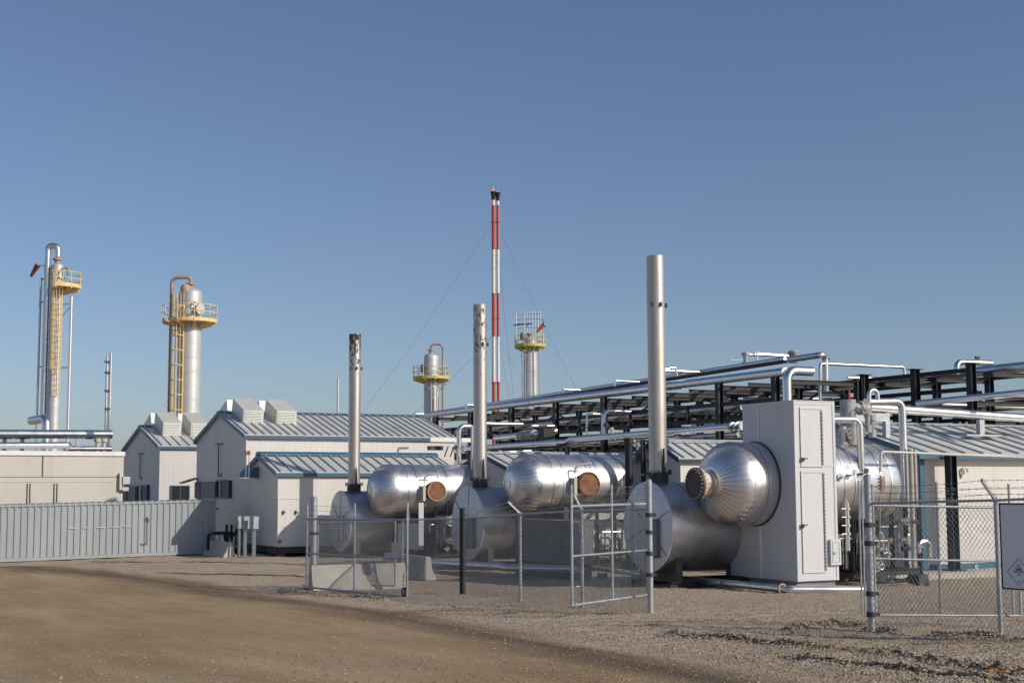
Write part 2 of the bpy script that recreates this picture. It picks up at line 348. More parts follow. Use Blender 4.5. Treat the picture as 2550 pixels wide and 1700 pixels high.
def ridge(X, Y):
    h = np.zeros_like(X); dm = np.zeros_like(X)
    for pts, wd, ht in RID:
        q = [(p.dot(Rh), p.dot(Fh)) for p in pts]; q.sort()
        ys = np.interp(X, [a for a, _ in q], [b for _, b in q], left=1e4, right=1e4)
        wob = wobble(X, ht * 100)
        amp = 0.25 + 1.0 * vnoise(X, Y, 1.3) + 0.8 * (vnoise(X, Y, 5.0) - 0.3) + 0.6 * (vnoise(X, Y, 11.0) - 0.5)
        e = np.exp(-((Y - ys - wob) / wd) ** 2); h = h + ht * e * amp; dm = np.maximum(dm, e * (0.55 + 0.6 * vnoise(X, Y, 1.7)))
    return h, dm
def lumps(X, Y, w=1.0):
    n = np.zeros_like(X); w = w * np.where(road_edge(X, Y) > -1.0, 0.25, 1.0); n += (vnoise(X, Y, 2.2) - 0.5) * 0.03 + (vnoise(X, Y, 0.6) - 0.5) * 0.05
    for k, (fa, fb, ph) in enumerate([(3.1, 1.7, 0), (-2.3, 4.1, 1), (6.3, 5.2, 2), (9.1, -7.7, 3), (13, 11, 4), (-17, 9, 5)]):
        n += np.sin(X * fa + Y * fb + ph) * (0.006 if k < 3 else 0.004)
    return n * w
def sheet(name, xs, ys, mat, keep=None, dz=0.0, attr=None, rough=True):
    X, Y = np.meshgrid(xs, ys); Z = gzc(X, Y); h, dm = ridge(X, Y)
    near = (np.abs(X) < 40) & (Y < 90) & (Y > 2); Z = Z + np.where(near, h + lumps(X, Y), 0) + dz
    P = np.stack([X * Rh.x + Y * Fh.x, X * Rh.y + Y * Fh.y, Z], -1).reshape(-1, 3)
    nx, ny = len(xs), len(ys); i = (np.arange(ny - 1)[:, None] * nx + np.arange(nx - 1)[None]).ravel()
    F = np.stack([i, i + 1, i + nx + 1, i + nx], -1)
    if keep is not None:
        kk = keep(X, Y).ravel(); F = F[(kk[F]).any(1)]
        used = np.unique(F); mp = -np.ones(len(P), int); mp[used] = np.arange(len(used)); F = mp[F]; P = P[used]
        X = X.ravel()[used]; Y = Y.ravel()[used]; dm = dm.ravel()[used]
    me = bpy.data.meshes.new(name); me.from_pydata(P.tolist(), [], F.tolist()); me.materials.append(mat)
    me.polygons.foreach_set('use_smooth', [True] * len(me.polygons))
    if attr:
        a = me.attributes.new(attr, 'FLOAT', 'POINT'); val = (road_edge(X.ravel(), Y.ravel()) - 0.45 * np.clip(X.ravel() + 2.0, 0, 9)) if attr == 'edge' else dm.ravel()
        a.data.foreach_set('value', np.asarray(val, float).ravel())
    o = bpy.data.objects.new(name, me); sc.collection.objects.link(o); o['kind'] = 'structure'; return o
def ax(parts): return np.unique(np.concatenate([np.arange(a, b, s) for a, b, s in parts]).round(4))
xs = ax([(-3000, -300, 300), (-300, -60, 20), (-60, -22, 2), (-22, -9, 0.25), (-9, 11, 0.11), (11, 22, 0.5), (22, 60, 2), (60, 300, 20), (300, 3001, 300)])
ys = ax([(-300, -10, 20), (-10, 8, 1), (8, 14, 0.25), (14, 34, 0.10), (34, 50, 0.25), (50, 80, 1), (80, 300, 10), (300, 4001, 200)])
sheet('ground', xs, ys, gravel_mat(), attr='damp_shade')
rx = ax([(-60, -22, 1), (-22, 11, 0.22), (11, 14, 0.5)]); ry = ax([(-30, 8, 1), (8, 14, 0.5), (14, 34, 0.2), (34, 62, 0.5)])
sheet('road', rx, ry, road_mat(), keep=lambda X, Y: road_edge(X, Y) > -4.5, dz=0.012, attr='edge')
def stones(n=130000):
    d = 13.5 + (52 - 13.5) * rng.random(n) ** 1.5; s = (rng.random(n) * 1.04 - 0.52) * 0.76
    X = s * d; Y = d; e = road_edge(X, Y)
    pr = np.where(e > 0.3, 0.20 + 0.5 * np.exp(-np.maximum(e, 0) / 2.5), np.where(X > -2, 1.0, 0.6)); k = rng.random(n) < pr; X = X[k]; Y = Y[k]
    hr, dm = ridge(X, Y); extra = rng.random(len(X))
    # more stones heaped on the windrows
    t = []
    for pts, wd, ht in RID:
        q = sorted((p.dot(Rh), p.dot(Fh)) for p in pts); xx = rng.uniform(q[0][0], q[-1][0], 2200)
        yy = np.interp(xx, [a for a, _ in q], [b for _, b in q]) + wobble(xx, ht * 100) + rng.normal(0, wd * 1.2, len(xx)); t.append((xx, yy))
    nb = len(X); X = np.concatenate([X] + [a for a, _ in t]); Y = np.concatenate([Y] + [b for _, b in t])
    hr, dm = ridge(X, Y); onr = road_edge(X, Y) > -1.0; Z = gzc(X, Y) + hr + lumps(X, Y) + np.where(onr, 0.012, 0.0)
    sz = 0.005 + 0.019 * rng.random(len(X)) ** 3.5; sz = sz * np.where(road_edge(X, Y) > 0.5, 0.8, 1.0); sz[nb:] *= 1.5
    base = np.array([(1, 0, 0), (0, 1, 0), (-1, 0, 0), (0, -1, 0), (0, 0, 1), (0, 0, -0.6)], float)
    F0 = np.array([(0, 1, 4), (1, 2, 4), (2, 3, 4), (3, 0, 4), (1, 0, 5), (2, 1, 5), (3, 2, 5), (0, 3, 5)])
    N = len(X); ang = rng.random(N) * 6.28; ca, sa = np.cos(ang), np.sin(ang)
    B = base[None] * (1 + 0.7 * (rng.random((N, 6, 3)) - 0.5)) * sz[:, None, None] * np.array([1.3, 0.9, 0.7])
    bx = B[..., 0] * ca[:, None] - B[..., 1] * sa[:, None]; by = B[..., 0] * sa[:, None] + B[..., 1] * ca[:, None]
    wx = X * Rh.x + Y * Fh.x; wy = X * Rh.y + Y * Fh.y
    P = np.stack([wx[:, None] + bx, wy[:, None] + by, Z[:, None] + B[..., 2] + sz[:, None] * 0.25], -1).reshape(-1, 3)
    F = (F0[None] + 6 * np.arange(N)[:, None, None]).reshape(-1, 3)
    m, nt, b = newmat('stones'); n2 = noise(nt, pos(nt), 31, 1)
    nt.links.new(mixc(nt, ramp(nt, n2, 0.32, 0.68), (0.16, 0.12, 0.078), (0.46, 0.38, 0.28)), b.inputs['Base Color']); b.inputs['Roughness'].default_value = 0.9
    me = bpy.data.meshes.new('loose_stones'); me.from_pydata(P.tolist(), [], F.tolist()); me.materials.append(m)
    o = bpy.data.objects.new('loose_stones', me); sc.collection.objects.link(o)
    tag(o, 'loose pale stones scattered over the gravel yard', 'gravel', kind='stuff')
stones()

# ------------------------------------------------------------------ buildings
def shed(name, label, cat, x0, x1, y0, y1, zb, ze, zr, trim, ribs, over=0.14, capw=0.3, capm=None, group=None, wallm=None, capz=0.0, eaveh=0.12):
    ym = (y0 + y1) / 2; root = thing(name, label, cat, ((x0 + x1) / 2, ym, zb), group)
    w = MB(); w.prism([(x0, y0, zb), (x0, y1, zb), (x0, y1, ze), (x0, ym, zr), (x0, y0, ze)], (x1 - x0, 0, 0)); w.build('wall', wallm or white, root)
    s = (zr - ze) / (ym - y0); t = 0.07; e = 0.004
    r = MB()
    for sg, ya in ((1, y0), (-1, y1)):
        yo = ya - sg * over; zo = ze - s * over
        r.prism([(x0 - over, yo, zo + e), (x0 - over, ym, zr + e), (x0 - over, ym, zr + t), (x0 - over, yo, zo + t)], (x1 - x0 + 2 * over, 0, 0))
    roof = r.build('roof', roofm, root, smooth=0)
    q = MB()
    for i in range(ribs):
        x = x0 - over + (i + 0.5) * (x1 - x0 + 2 * over) / ribs
        for sg, ya in ((1, y0), (-1, y1)):
            yo = ya - sg * (over - 0.01); zo = ze - s * over + t + 0.018
            q.beam((x, yo, zo), (x, ym - sg * 0.12, zr - s * 0.12 + t + 0.018), 0.075, 0.10)
    q.build('roof_rib', ribm, roof, smooth=0)['kind'] = 'stuff' if ribs > 60 else 'part'
    k = MB(); kc = MB()
    for sg, ya in ((1, y0), (-1, y1)):
        yo = ya - sg * (over + 0.003); zo = ze - s * over
        k.box(x0 - over - 0.02, x1 + over + 0.02, min(yo, yo - sg * 0.03), max(yo, yo - sg * 0.03), zo - eaveh, zo + t * 0.6)
        for xx in (x0 - over - 0.035, x1 + over + 0.005):
            k.prism([(xx, yo, zo - 0.09), (xx, ym, zr - 0.09), (xx, ym, zr + t + 0.03), (xx, yo, zo + t + 0.03)], (0.03, 0, 0))
        kc.prism([(x0 - over - 0.03, ym - sg * capw, zr - s * capw + t + 0.045), (x0 - over - 0.03, ym, zr + t + 0.05), (x0 - over - 0.03, ym, zr + t + 0.07 + capz), (x0 - over - 0.03, ym - sg * capw, zr - s * capw + t + 0.06 + capz)], (x1 - x0 + 2 * over + 0.06, 0, 0))
    for xx in (x0 - 0.012,): k.box(xx, xx + 0.008, y0 - 0.01, y0 + 0.08, zb, ze - 0.1) if trim is trimt and name == 'process_building' else None
    k.build('trim', trim, root, smooth=0); kc.build('ridge_cap', capm or trim, root, smooth=0)
    return root
def vent(root, xc, ytop, sg, zbase, w=1.1, dep=1.5, h=0.75, slope=0.3):
    # hood on the roof: side profile leans out over the slope; louvred front
    v = MB(); x = xc - w / 2
    P = [(x, ytop - sg * 0.0, zbase), (x, ytop - sg * dep, zbase - slope * dep), (x, ytop - sg * (dep + 0.12), zbase - slope * dep + h), (x, ytop - sg * 0.25, zbase + h + 0.12)]
    v.prism(P, (w, 0, 0)); o = v.build('roof_vent', whitep if False else roofm, root, smooth=0)
    l = MB(); n = 8
    a = V(P[1]); b = V(P[2])
    for i in range(n):
        c = a + (b - a) * ((i + 0.8) / (n + 0.8)); c.x = xc; c.y -= sg * 0.02
        l.obox(c, XA, V((0, -sg, -0.7)), V((0, -0.7 * sg, 1)), w * 0.88, 0.06, 0.012)
    l.build('louver', whitep, o, smooth=0)
    return o
def frame_rect(m, c, ax1, ax2, w, h, t, d, nrm):     # picture-frame of 4 bars, centre c
    c = V(c); a = V(ax1); b = V(ax2); n = V(nrm)
    m.obox(c + b * (h / 2 - t / 2), a, b, n, w, t, d); m.obox(c - b * (h / 2 - t / 2), a, b, n, w, t, d)
    m.obox(c + a * (w / 2 - t / 2), a, b, n, t, h - 2 * t, d); m.obox(c - a * (w / 2 - t / 2), a, b, n, t, h - 2 * t, d)
def win(root, c, a1, w, h, nrm, fm, panes=2):
    n = V(nrm); c = V(c); f = MB(); frame_rect(f, c + n * 0.04, a1, Zu, w, h, 0.07, 0.08, n)
    if panes > 1: f.obox(c + n * 0.04, a1, Zu, n, 0.06, h - 0.14, 0.07)
    o = f.build('window', fm, root, smooth=0)
    p = MB(); p.obox(c + n * 0.02, a1, Zu, n, w - 0.14, h - 0.14, 0.02); p.build('pane', glass, o, smooth=0)
def tee(root, c, h, w):
    m = MB(); c = V(c); n = V((-0.09, 0, 0)); m.tube(fillet([c + n, c + n - Zu * h, c + n * 0.2 - Zu * h - YA * 0.0 + V((0, -0.3, 0)), c + n * 0.2 - Zu * h * 0.9 + V((0, -0.3, 0))], 0.1), 0.028, 8)
    m.beam(c + n + YA * w / 2, c + n - YA * w / 2, 0.05, 0.05); m.build('vent_pipe', flg, root)

# B: the large building in the middle distance
dB = 71.0; b0 = W(609, 1086, dB); Bx0 = b0.x + 0.1; By0 = b0.y; Bze = b0.z + 0.05
Bx1 = along((Bx0, By0, 5), XA, 1131).x; By1 = along((Bx0, By0, 5), YA, 490).y
Bym = (By0 + By1) / 2; Bzr = updown((Bx0, Bym, 5), 1029).z
B = shed('equipment_building', 'large white ribbed building with slate blue trim and four white roof vents', 'building', Bx0, Bx1, By0, By1, 0.15, Bze, Bzr, trimb, 27)
sB = (Bzr - Bze) / (Bym - By0)
for px in (652, 736):
    xc = along((Bx0, By0 + 0.8, Bzr), XA, px).x
    for sg in (1, -1): vent(B, xc, Bym - sg * 0.35, sg, Bzr - sB * 0.35 + 0.05, w=1.08, dep=2.1, h=0.70, slope=sB)
tee(B, Hx(549, 1105, Bx0), 1.7, 1.3)
win(B, Hx(553, 1217, Bx0), YA, 1.9, 0.95, (-1, 0, 0), trimb, 2)
def wallbox(root, name, p0, p1, x, dx, mat, parent=None):
    a = Hx(*p0, x); b = Hx(*p1, x); m = MB(); m.box(x - dx, x - 0.003, min(a.y, b.y), max(a.y, b.y), min(a.z, b.z), max(a.z, b.z)); return m.build(name, mat, root, smooth=0)
wallbox(B, 'louver_panel', (506, 1199), (541, 1240), Bx0, 0.14, grate)
wallbox(B, 'wall_panel', (492, 1200), (505, 1240), Bx0, 0.16, navy)
wallbox(B, 'wall_panel', (560, 1196), (577, 1239), Bx0, 0.16, navy)
m = MB(); a = Hx(489, 1192, Bx0); m.prism([(Bx0, a.y - 0.4, a.z), (Bx0, a.y + 0.6, a.z), (Bx0 - 0.8, a.y + 0.6, a.z - 0.25), (Bx0 - 0.8, a.y - 0.4, a.z - 0.25)], (0, 0, 0.07)); m.build('awning', grate, B, smooth=0)
m = MB(); a = Hx(540, 1245, Bx0); m.tube(fillet([a + V((-0.15, 1.2, 0)), a + V((-0.2, 0.3, -0.3)), a + V((-0.2, -0.5, -0.5)), a + V((-0.2, -0.9, -0.4))], 0.2), 0.03, 6); m.build('cable', dark, B)
m = MB(); a = Hx(478, 1075, Bx0); a = V((Bx0 + 0.8, Bym, Bzr + 0.1)); m.cyl(a, a + Zu * 0.25, 0.03, 8); m.tube([a + Zu * 0.25, a + Zu * 0.34], 0.06, 8); m.build('roof_cap', rust, B)
# corner downpipe
m = MB(); m.box(Bx0 - 0.03, Bx0 + 0.05, By0 - 0.05, By0 + 0.03, 0.2, Bze - 0.1); m.build('corner_strip', white, B, smooth=0)
# A: the smaller building on the left
dA = 84.0; a0 = W(394, 1113, dA); Ax0 = a0.x + 0.1; Ay0 = a0.y; Aze = a0.z + 0.05
Ay1 = along((Ax0, Ay0, 5), YA, 309).y; Aym = (Ay0 + Ay1) / 2; Azr = updown((Ax0, Aym, 5), 1063).z
A = shed('equipment_building', 'small white gabled building with slate blue trim left of the large one', 'building', Ax0, Ax0 + 9, Ay0, Ay1, 0.2, Aze, Azr, trimb, 17)
sA = (Azr - Aze) / (Aym - Ay0)
for px in (441, 511):
    xc = along((Ax0, Ay0 + 1, Azr), XA, px).x
    for sg in (1, -1): vent(A, xc, Aym - sg * 0.35, sg, Azr - sA * 0.35 + 0.05, w=1.12, dep=2.3, h=0.85, slope=sA)
tee(A, Hx(353, 1129, Ax0), 1.55, 1.2)
win(A, Hx(354, 1228, Ax0), YA, 2.2, 1.0, (-1, 0, 0), trimb, 3)
wallbox(A, 'wall_panel', (312, 1208), (322, 1248), Ax0, 0.2, navy); wallbox(A, 'louver_panel', (323, 1210), (342, 1246), Ax0, 0.14, grate)
wallbox(A, 'wall_panel', (361, 1207), (372, 1246), Ax0, 0.16, navy)
c = Hy(448, 1229, Ay0); win(A, c, XA, 1.15, 1.0, (0, -1, 0), trimb, 2)
# C: the shed in front
dC = 65.8; c0 = W(687, 1180, dC); Cx0 = c0.x + 0.1; Cy0 = c0.y; Cze = c0.z + 0.06
Cx1 = along((Cx0, Cy0, 3), XA, 1134).x; Cy1 = along((Cx0, Cy0, 3), YA, 607).y; Cym = (Cy0 + Cy1) / 2; Czr = updown((Cx0, Cym, 4), 1136).z
Czb = updown((Cx0, Cy0, 1), 1361).z
C = shed('utility_shed', 'low white shed with teal ridge and eaves standing in front of the large building', 'shed', Cx0, Cx1, Cy0, Cy1, Czb, Cze, Czr, trimt, 17, capw=0.28, capz=0.10, eaveh=0.13)
m = MB(); m.box(Cx0 + 0.1, Cx1 - 0.1, Cy0 + 0.08, Cy1 - 0.08, Czb - 0.30, Czb - 0.003); m.box(Cx0, Cx0 + 0.09, Cy0 + 0.2, Cy0 + 1.6, Czb - 0.34, Czb - 0.05); m.build('skid', flg, C, smooth=0)
for yy in (Cy0 + 0.3, Cy1 - 0.5):
    m = MB(); m.box(Cx0 + 0.12, Cx0 + 0.5, yy, yy + 0.35, -0.1, Czb - 0.303); m.build('block', brick, C, smooth=0)
a = Hy(692, 1240, Cy0); b = Hy(751, 1358, Cy0)
m = MB(); frame_rect(m, (a + b) / 2 + V((0, -0.012, 0)), XA, Zu, b.x - a.x, a.z - b.z, 0.035, 0.02, (0, -1, 0)); q = (a + b) / 2
m.obox(q + V((0, -0.012, -0.2)), XA, Zu, YA, b.x - a.x - 0.1, 0.015, 0.012)
dr = m.build('door', white, C, smooth=0)
for px in (705, 736):
    h = Hy(px, 1275, Cy0); m = MB(); m.obox(h + V((0, -0.04, 0)), XA, Zu, YA, 0.05, 0.18, 0.07); m.obox(h + V((0.05, -0.07, 0.02)), XA, Zu, YA, 0.16, 0.03, 0.03); m.build('handle', flg, dr, smooth=0)
h = Hy(696, 1347, Cy0); m = MB(); m.torus(h + V((0, -0.05, 0)), YA, 0.07, 0.02, 12, 5); m.build('hook', flg, C)
a = Hx(640, 1174, Cx0); m = MB(); m.prism([(Cx0 - 0.003, a.y - 0.35, a.z - 0.3), (Cx0 - 0.003, a.y + 0.35, a.z - 0.3), (Cx0 - 0.003, a.y + 0.35, a.z + 0.22), (Cx0 - 0.003, a.y - 0.35, a.z + 0.22)], (-0.25, 0, 0)); m.prism([(Cx0 - 0.25, a.y - 0.35, a.z - 0.3), (Cx0 - 0.75, a.y - 0.35, a.z - 0.3), (Cx0 - 0.25, a.y - 0.35, a.z + 0.22)], (0, 0.7, 0)); m.build('vent_hood', trimt, C, smooth=0)
# D: building on the right
dD = 50.5; d0 = W(2290, 1133, dD); Dx0 = d0.x; Dy0 = d0.y; Dze = d0.z + 0.08; Dy1 = Dy0 + 8.6
Dx1 = Dx0 + 17; Dzr = Dze + 1.18
D = shed('process_building', 'white building with long ribbed roof and teal eaves at the right edge', 'building', Dx0, Dx1, Dy0, Dy1, 0.25, Dze, Dzr, trimt, 20, over=0.35, capw=0.25, eaveh=0.12, capm=ribm)
m = MB(); m.box(Dx0 - 0.05, Dx0 + 0.16, Dy0 - 0.05, Dy0 - 0.003, 0.25, Dze - 0.15); m.build('corner_strip', trimt, D, smooth=0)
m = MB(); m.box(Dx0 + 0.3, Dx1, Dy0 - 0.04, Dy0 - 0.003, 0.2, 0.42); m.build('base_strip', trimt, D, smooth=0)
a = Hy(2396, 1172, Dy0); m = MB(); m.tube(fillet([a + V((-0.08, -0.03, -0.25)), a + V((-0.08, -0.10, 0.1)), a + V((0.15, -0.10, 0.1)), a + V((0.15, -0.10, -0.05))], 0.07), 0.035, 8); m.build('vent_pipe', conduit, D)
a = Hy(2428, 1415, Dy0); m = MB(); m.box(a.x - 0.08, a.x + 0.08, Dy0 - 0.08, Dy0 - 0.003, a.z - 0.15, a.z + 0.15); m.build('socket_box', galv, D, smooth=0)
m = MB(); m.box(Dx0 - 3.2, Dx1, Dy0 - 1.4, Dy1 + 0.5, -0.1, 0.22); solo(m, 'concrete_pad', conc, 'pale concrete pad under the white building at the right edge', 'concrete pad')
# wall conduits at D's corner
cg = 'vertical conduits at the corner of the right building'
for i, (px, r) in enumerate(((2262, 0.05), (2274, 0.06), (2284, 0.045))):
    p = along((Dx0, Dy0 - 0.35, 2), XA, px); m = MB(); m.cyl((p.x, p.y, 0.2), (p.x, p.y, updown(p, 1118).z), r, 8)
    solo(m, 'conduit', conduit, ['slim grey conduit nearest the big vessel beside the teal corner', 'thicker grey conduit between its two neighbours beside the teal corner', 'thinnest grey conduit right against the white wall corner'][i], 'conduit', cg)
# steel column in front of D
p = along((Dx0, Dy0 - 0.6, 2), XA, 2372); top = updown(p, 1128).z
m = MB(); m.hbeam((p.x, p.y, 0.22), (p.x, p.y, top), 0.30, 0.30, XA); m.box(p.x - 0.3, p.x + 0.3, p.y - 0.28, p.y + 0.28, 0.22, 0.27)
solo(m, 'steel_column', black, 'black steel column standing in front of the right white wall', 'column')
# E1/E2: sheds between the heaters
E1x0 = Hy(1232, 1120, 56).x
def midshed(px0, dpt, py_ridge, py_eave, L, lab, ribs, wd=5.0):
    p = W(px0, py_eave, dpt); y0 = p.y; ze = p.z; y1 = y0 + wd
    zr = updown((p.x, y0 + wd / 2, 5), py_ridge).z
    return shed('utility_shed', lab, 'shed', p.x, p.x + L, y0, y1, 0.4, ze, zr, navy, ribs, over=0.2, capm=ribm, eaveh=0.05)
E1 = midshed(1268, 63, 1131, 1165, 8.5, 'low white shed roof seen just above the middle horizontal vessel', 12)
E2 = midshed(1694, 54, 1101, 1140, 9.0, 'white shed behind the tallest exhaust stack and the nearest heater', 18, 3.2)
# E2 roof pipe with elbow
a = W(1708, 1127, 53.2)
# enclosure at the far left
dE = 72.0; e0 = W(308, 1130, dE); ex1 = e0.x; ey0 = e0.y; ez = e0.z
EN = thing('equipment_enclosure', 'long flat roofed beige equipment enclosure behind the container', 'enclosure', (ex1 - 8, ey0 + 2, 0.1))
m = MB(); m.box(ex1 - 24, ex1, ey0, ey0 + 4.5, 0.1, ez - 0.1); m.build('wall', beige, EN, smooth=0)
m = MB(); m.box(ex1 - 24.1, ex1 + 0.06, ey0 - 0.08, ey0 + 4.6, ez - 0.1, ez + 0.12); m.build('roof', whitep, EN, smooth=0)
m = MB(); zsm = Hy(150, 1187, ey0).z; m.box(ex1 - 24, ex1, ey0 - 0.012, ey0 - 0.003, zsm - 0.012, zsm + 0.012)
for px in (107,): x = Hy(px, 1150, ey0).x; m.box(x - 0.02, x + 0.02, ey0 - 0.03, ey0 - 0.003, zsm, ez - 0.1)
m.build('seam', flg, EN, smooth=0)
m = MB(); zl = Hy(100, 1203, ey0).z
for px in (68, 75, 135, 142): x = Hy(px, 1220, ey0).x; m.box(x - 0.022, x + 0.022, ey0 - 0.03, ey0 - 0.003, 0.8, zl)
m.build('vertical_slot', flg, EN, smooth=0)
zt = Hy(50, 1199, ey0).z; m = MB(); m.box(ex1 - 24, ex1 - 0.05, ey0 - 0.02, ey0 - 0.003, zt - 0.01, zt + 0.01); m.build('lower_seam', beige, EN, smooth=0)
m = MB(); a = Hy(309, 1192, ey0); m.box(a.x - 0.1, a.x + 0.25, ey0 - 0.25, ey0 - 0.003, a.z - 0.25, a.z + 0.12); m.box(a.x - 0.25, a.x - 0.12, ey0 - 0.18, ey0 - 0.003, a.z - 0.55, a.z + 0.3); m.box(a.x - 0.1, a.x + 0.2, ey0 - 0.2, ey0 - 0.003, a.z - 0.6, a.z - 0.4); m.build('bracket', beige, EN, smooth=0)

# container: own direction
CL = W(-95, 1402, 64.1); CR = W(536, 1376, 69.2)
def container():
    a = V((CL.x, CL.y, 0)); b = V((CR.x, CR.y, 0)); d = (b - a).normalized(); n = V((d.y, -d.x, 0))
    if n.dot(V((CAM.x - a.x, CAM.y - a.y, 0))) < 0: n = -n
    L = (b - a).length; zl = CL.z - 0.02; zr_ = CR.z - 0.02; hL = 2.56
    root = thing('shipping_container', 'grey corrugated shipping container lying along the left edge', 'container', ((a + b) / 2).to_tuple()[:2] + (min(zl, zr_),))
    def P(s, o, z): t = s / L; q = a + d * s + n * o; return V((q.x, q.y, zl + (zr_ - zl) * t + z))
    m = MB(); nper = int(L / 0.30); vs = []; pts = []
    for i in range(nper):
        s0 = 0.14 + i * (L - 0.28) / nper; w = (L - 0.28) / nper
        for f, o in ((0.0, 0), (0.30, 0), (0.42, -0.045), (0.86, -0.045), (0.98, 0)): pts.append((s0 + f * w, o - 0.03))
    k = len(pts)
    vs = [P(s, o, 0.16) for s, o in pts] + [P(s, o, hL - 0.10) for s, o in pts]
    m.add(vs, [(i, i + 1, k + i + 1, k + i) for i in range(k - 1)])
    fr = MB()
    for s in (0.07, L - 0.07): fr.beam(P(s, -0.07, 0), P(s, -0.07, hL), 0.14, 0.14, d)
    sl = d
    fr.beam(P(0.14, -0.05, 0.08), P(L - 0.14, -0.05, 0.08), 0.10, 0.15); fr.beam(P(0.14, -0.05, hL - 0.05), P(L - 0.14, -0.05, hL - 0.05), 0.08, 0.09)
    m.build('side_panel', contm, root, smooth=0); fr.build('frame', contm, root, smooth=0)
    bd = MB(); vs = [P(s, o, z) for z in (0.05, hL - 0.04) for s, o in ((0.02, -0.12), (L - 0.02, -0.12), (L - 0.02, -2.4), (0.02, -2.4))]
    bd.add(vs, [(0, 1, 2, 3), (4, 5, 6, 7), (0, 1, 5, 4), (1, 2, 6, 5), (2, 3, 7, 6), (3, 0, 4, 7)]); bd.build('body', contm, root, smooth=0)
    rc = MB()
    for i in range(nper): s0 = 0.2 + i * (L - 0.28) / nper; rc.obox(P(s0, -1.25, hL), d, n, Zu, 0.14, 2.3, 0.05)
    rc.build('roof_rib', contm, root, smooth=0)
    cc = MB()
    for s in (0.085, L - 0.085):
        for z in (0.09, hL - 0.09): cc.obox(P(s, -0.06, z), d, n, Zu, 0.18, 0.17, 0.14)
    cc.build('corner_casting', contm, root, smooth=0)
    dn = MB()
    for i in range(5): dn.obox(P(L * 0.42 + i * 0.62, 0.0, 1.42), d, n, Zu, 0.42, 0.03, 0.018)
    dn.build('scrape_mark', whitep, root, smooth=0)
    vt = MB(); vt.torus(P(L - 0.05 + 0.1, -0.6, 2.0), d, 0.2, 0.05, 12, 6); vt.obox(P(L + 0.05, -0.6, 1.6), d, n, Zu, 0.15, 0.2, 1.0); vt.build('locking_gear', dark, root)
container()

# ------------------------------------------------------------------ barriers
def barrier(lab, p, dirv, L, h=0.80, back=1):
    # p: ground point of the near end, dirv: the way the barrier runs
    d = V(dirv).normalized(); s = V((-d.y, d.x, 0)); p = V((p.x, p.y, p.z - 0.02))
    prof = [(-0.305, 0), (-0.305, 0.09), (-0.17, 0.30), (-0.09, h), (0.09, h), (0.17, 0.30), (0.305, 0.09), (0.305, 0)]
    m = MB(); m.prism([p + s * a + Zu * b for a, b in prof], d * L)
    return solo(m, 'concrete_barrier', conc, lab, 'barrier', 'concrete road barriers by the yard')
g1 = G(573, 1387); barrier('small concrete barrier in front of the grey container end', g1, YA, 3.7, 0.70)
g2 = G(1066, 1442); barrier('concrete barrier whose lit end stands right of the open left gate leaf', g2, YA, 3.8)
g3 = G(1006, 1462); barrier('sunlit concrete barrier lying behind the left gate leaf, shadows across it', g3, -XA, 3.1, 0.80)

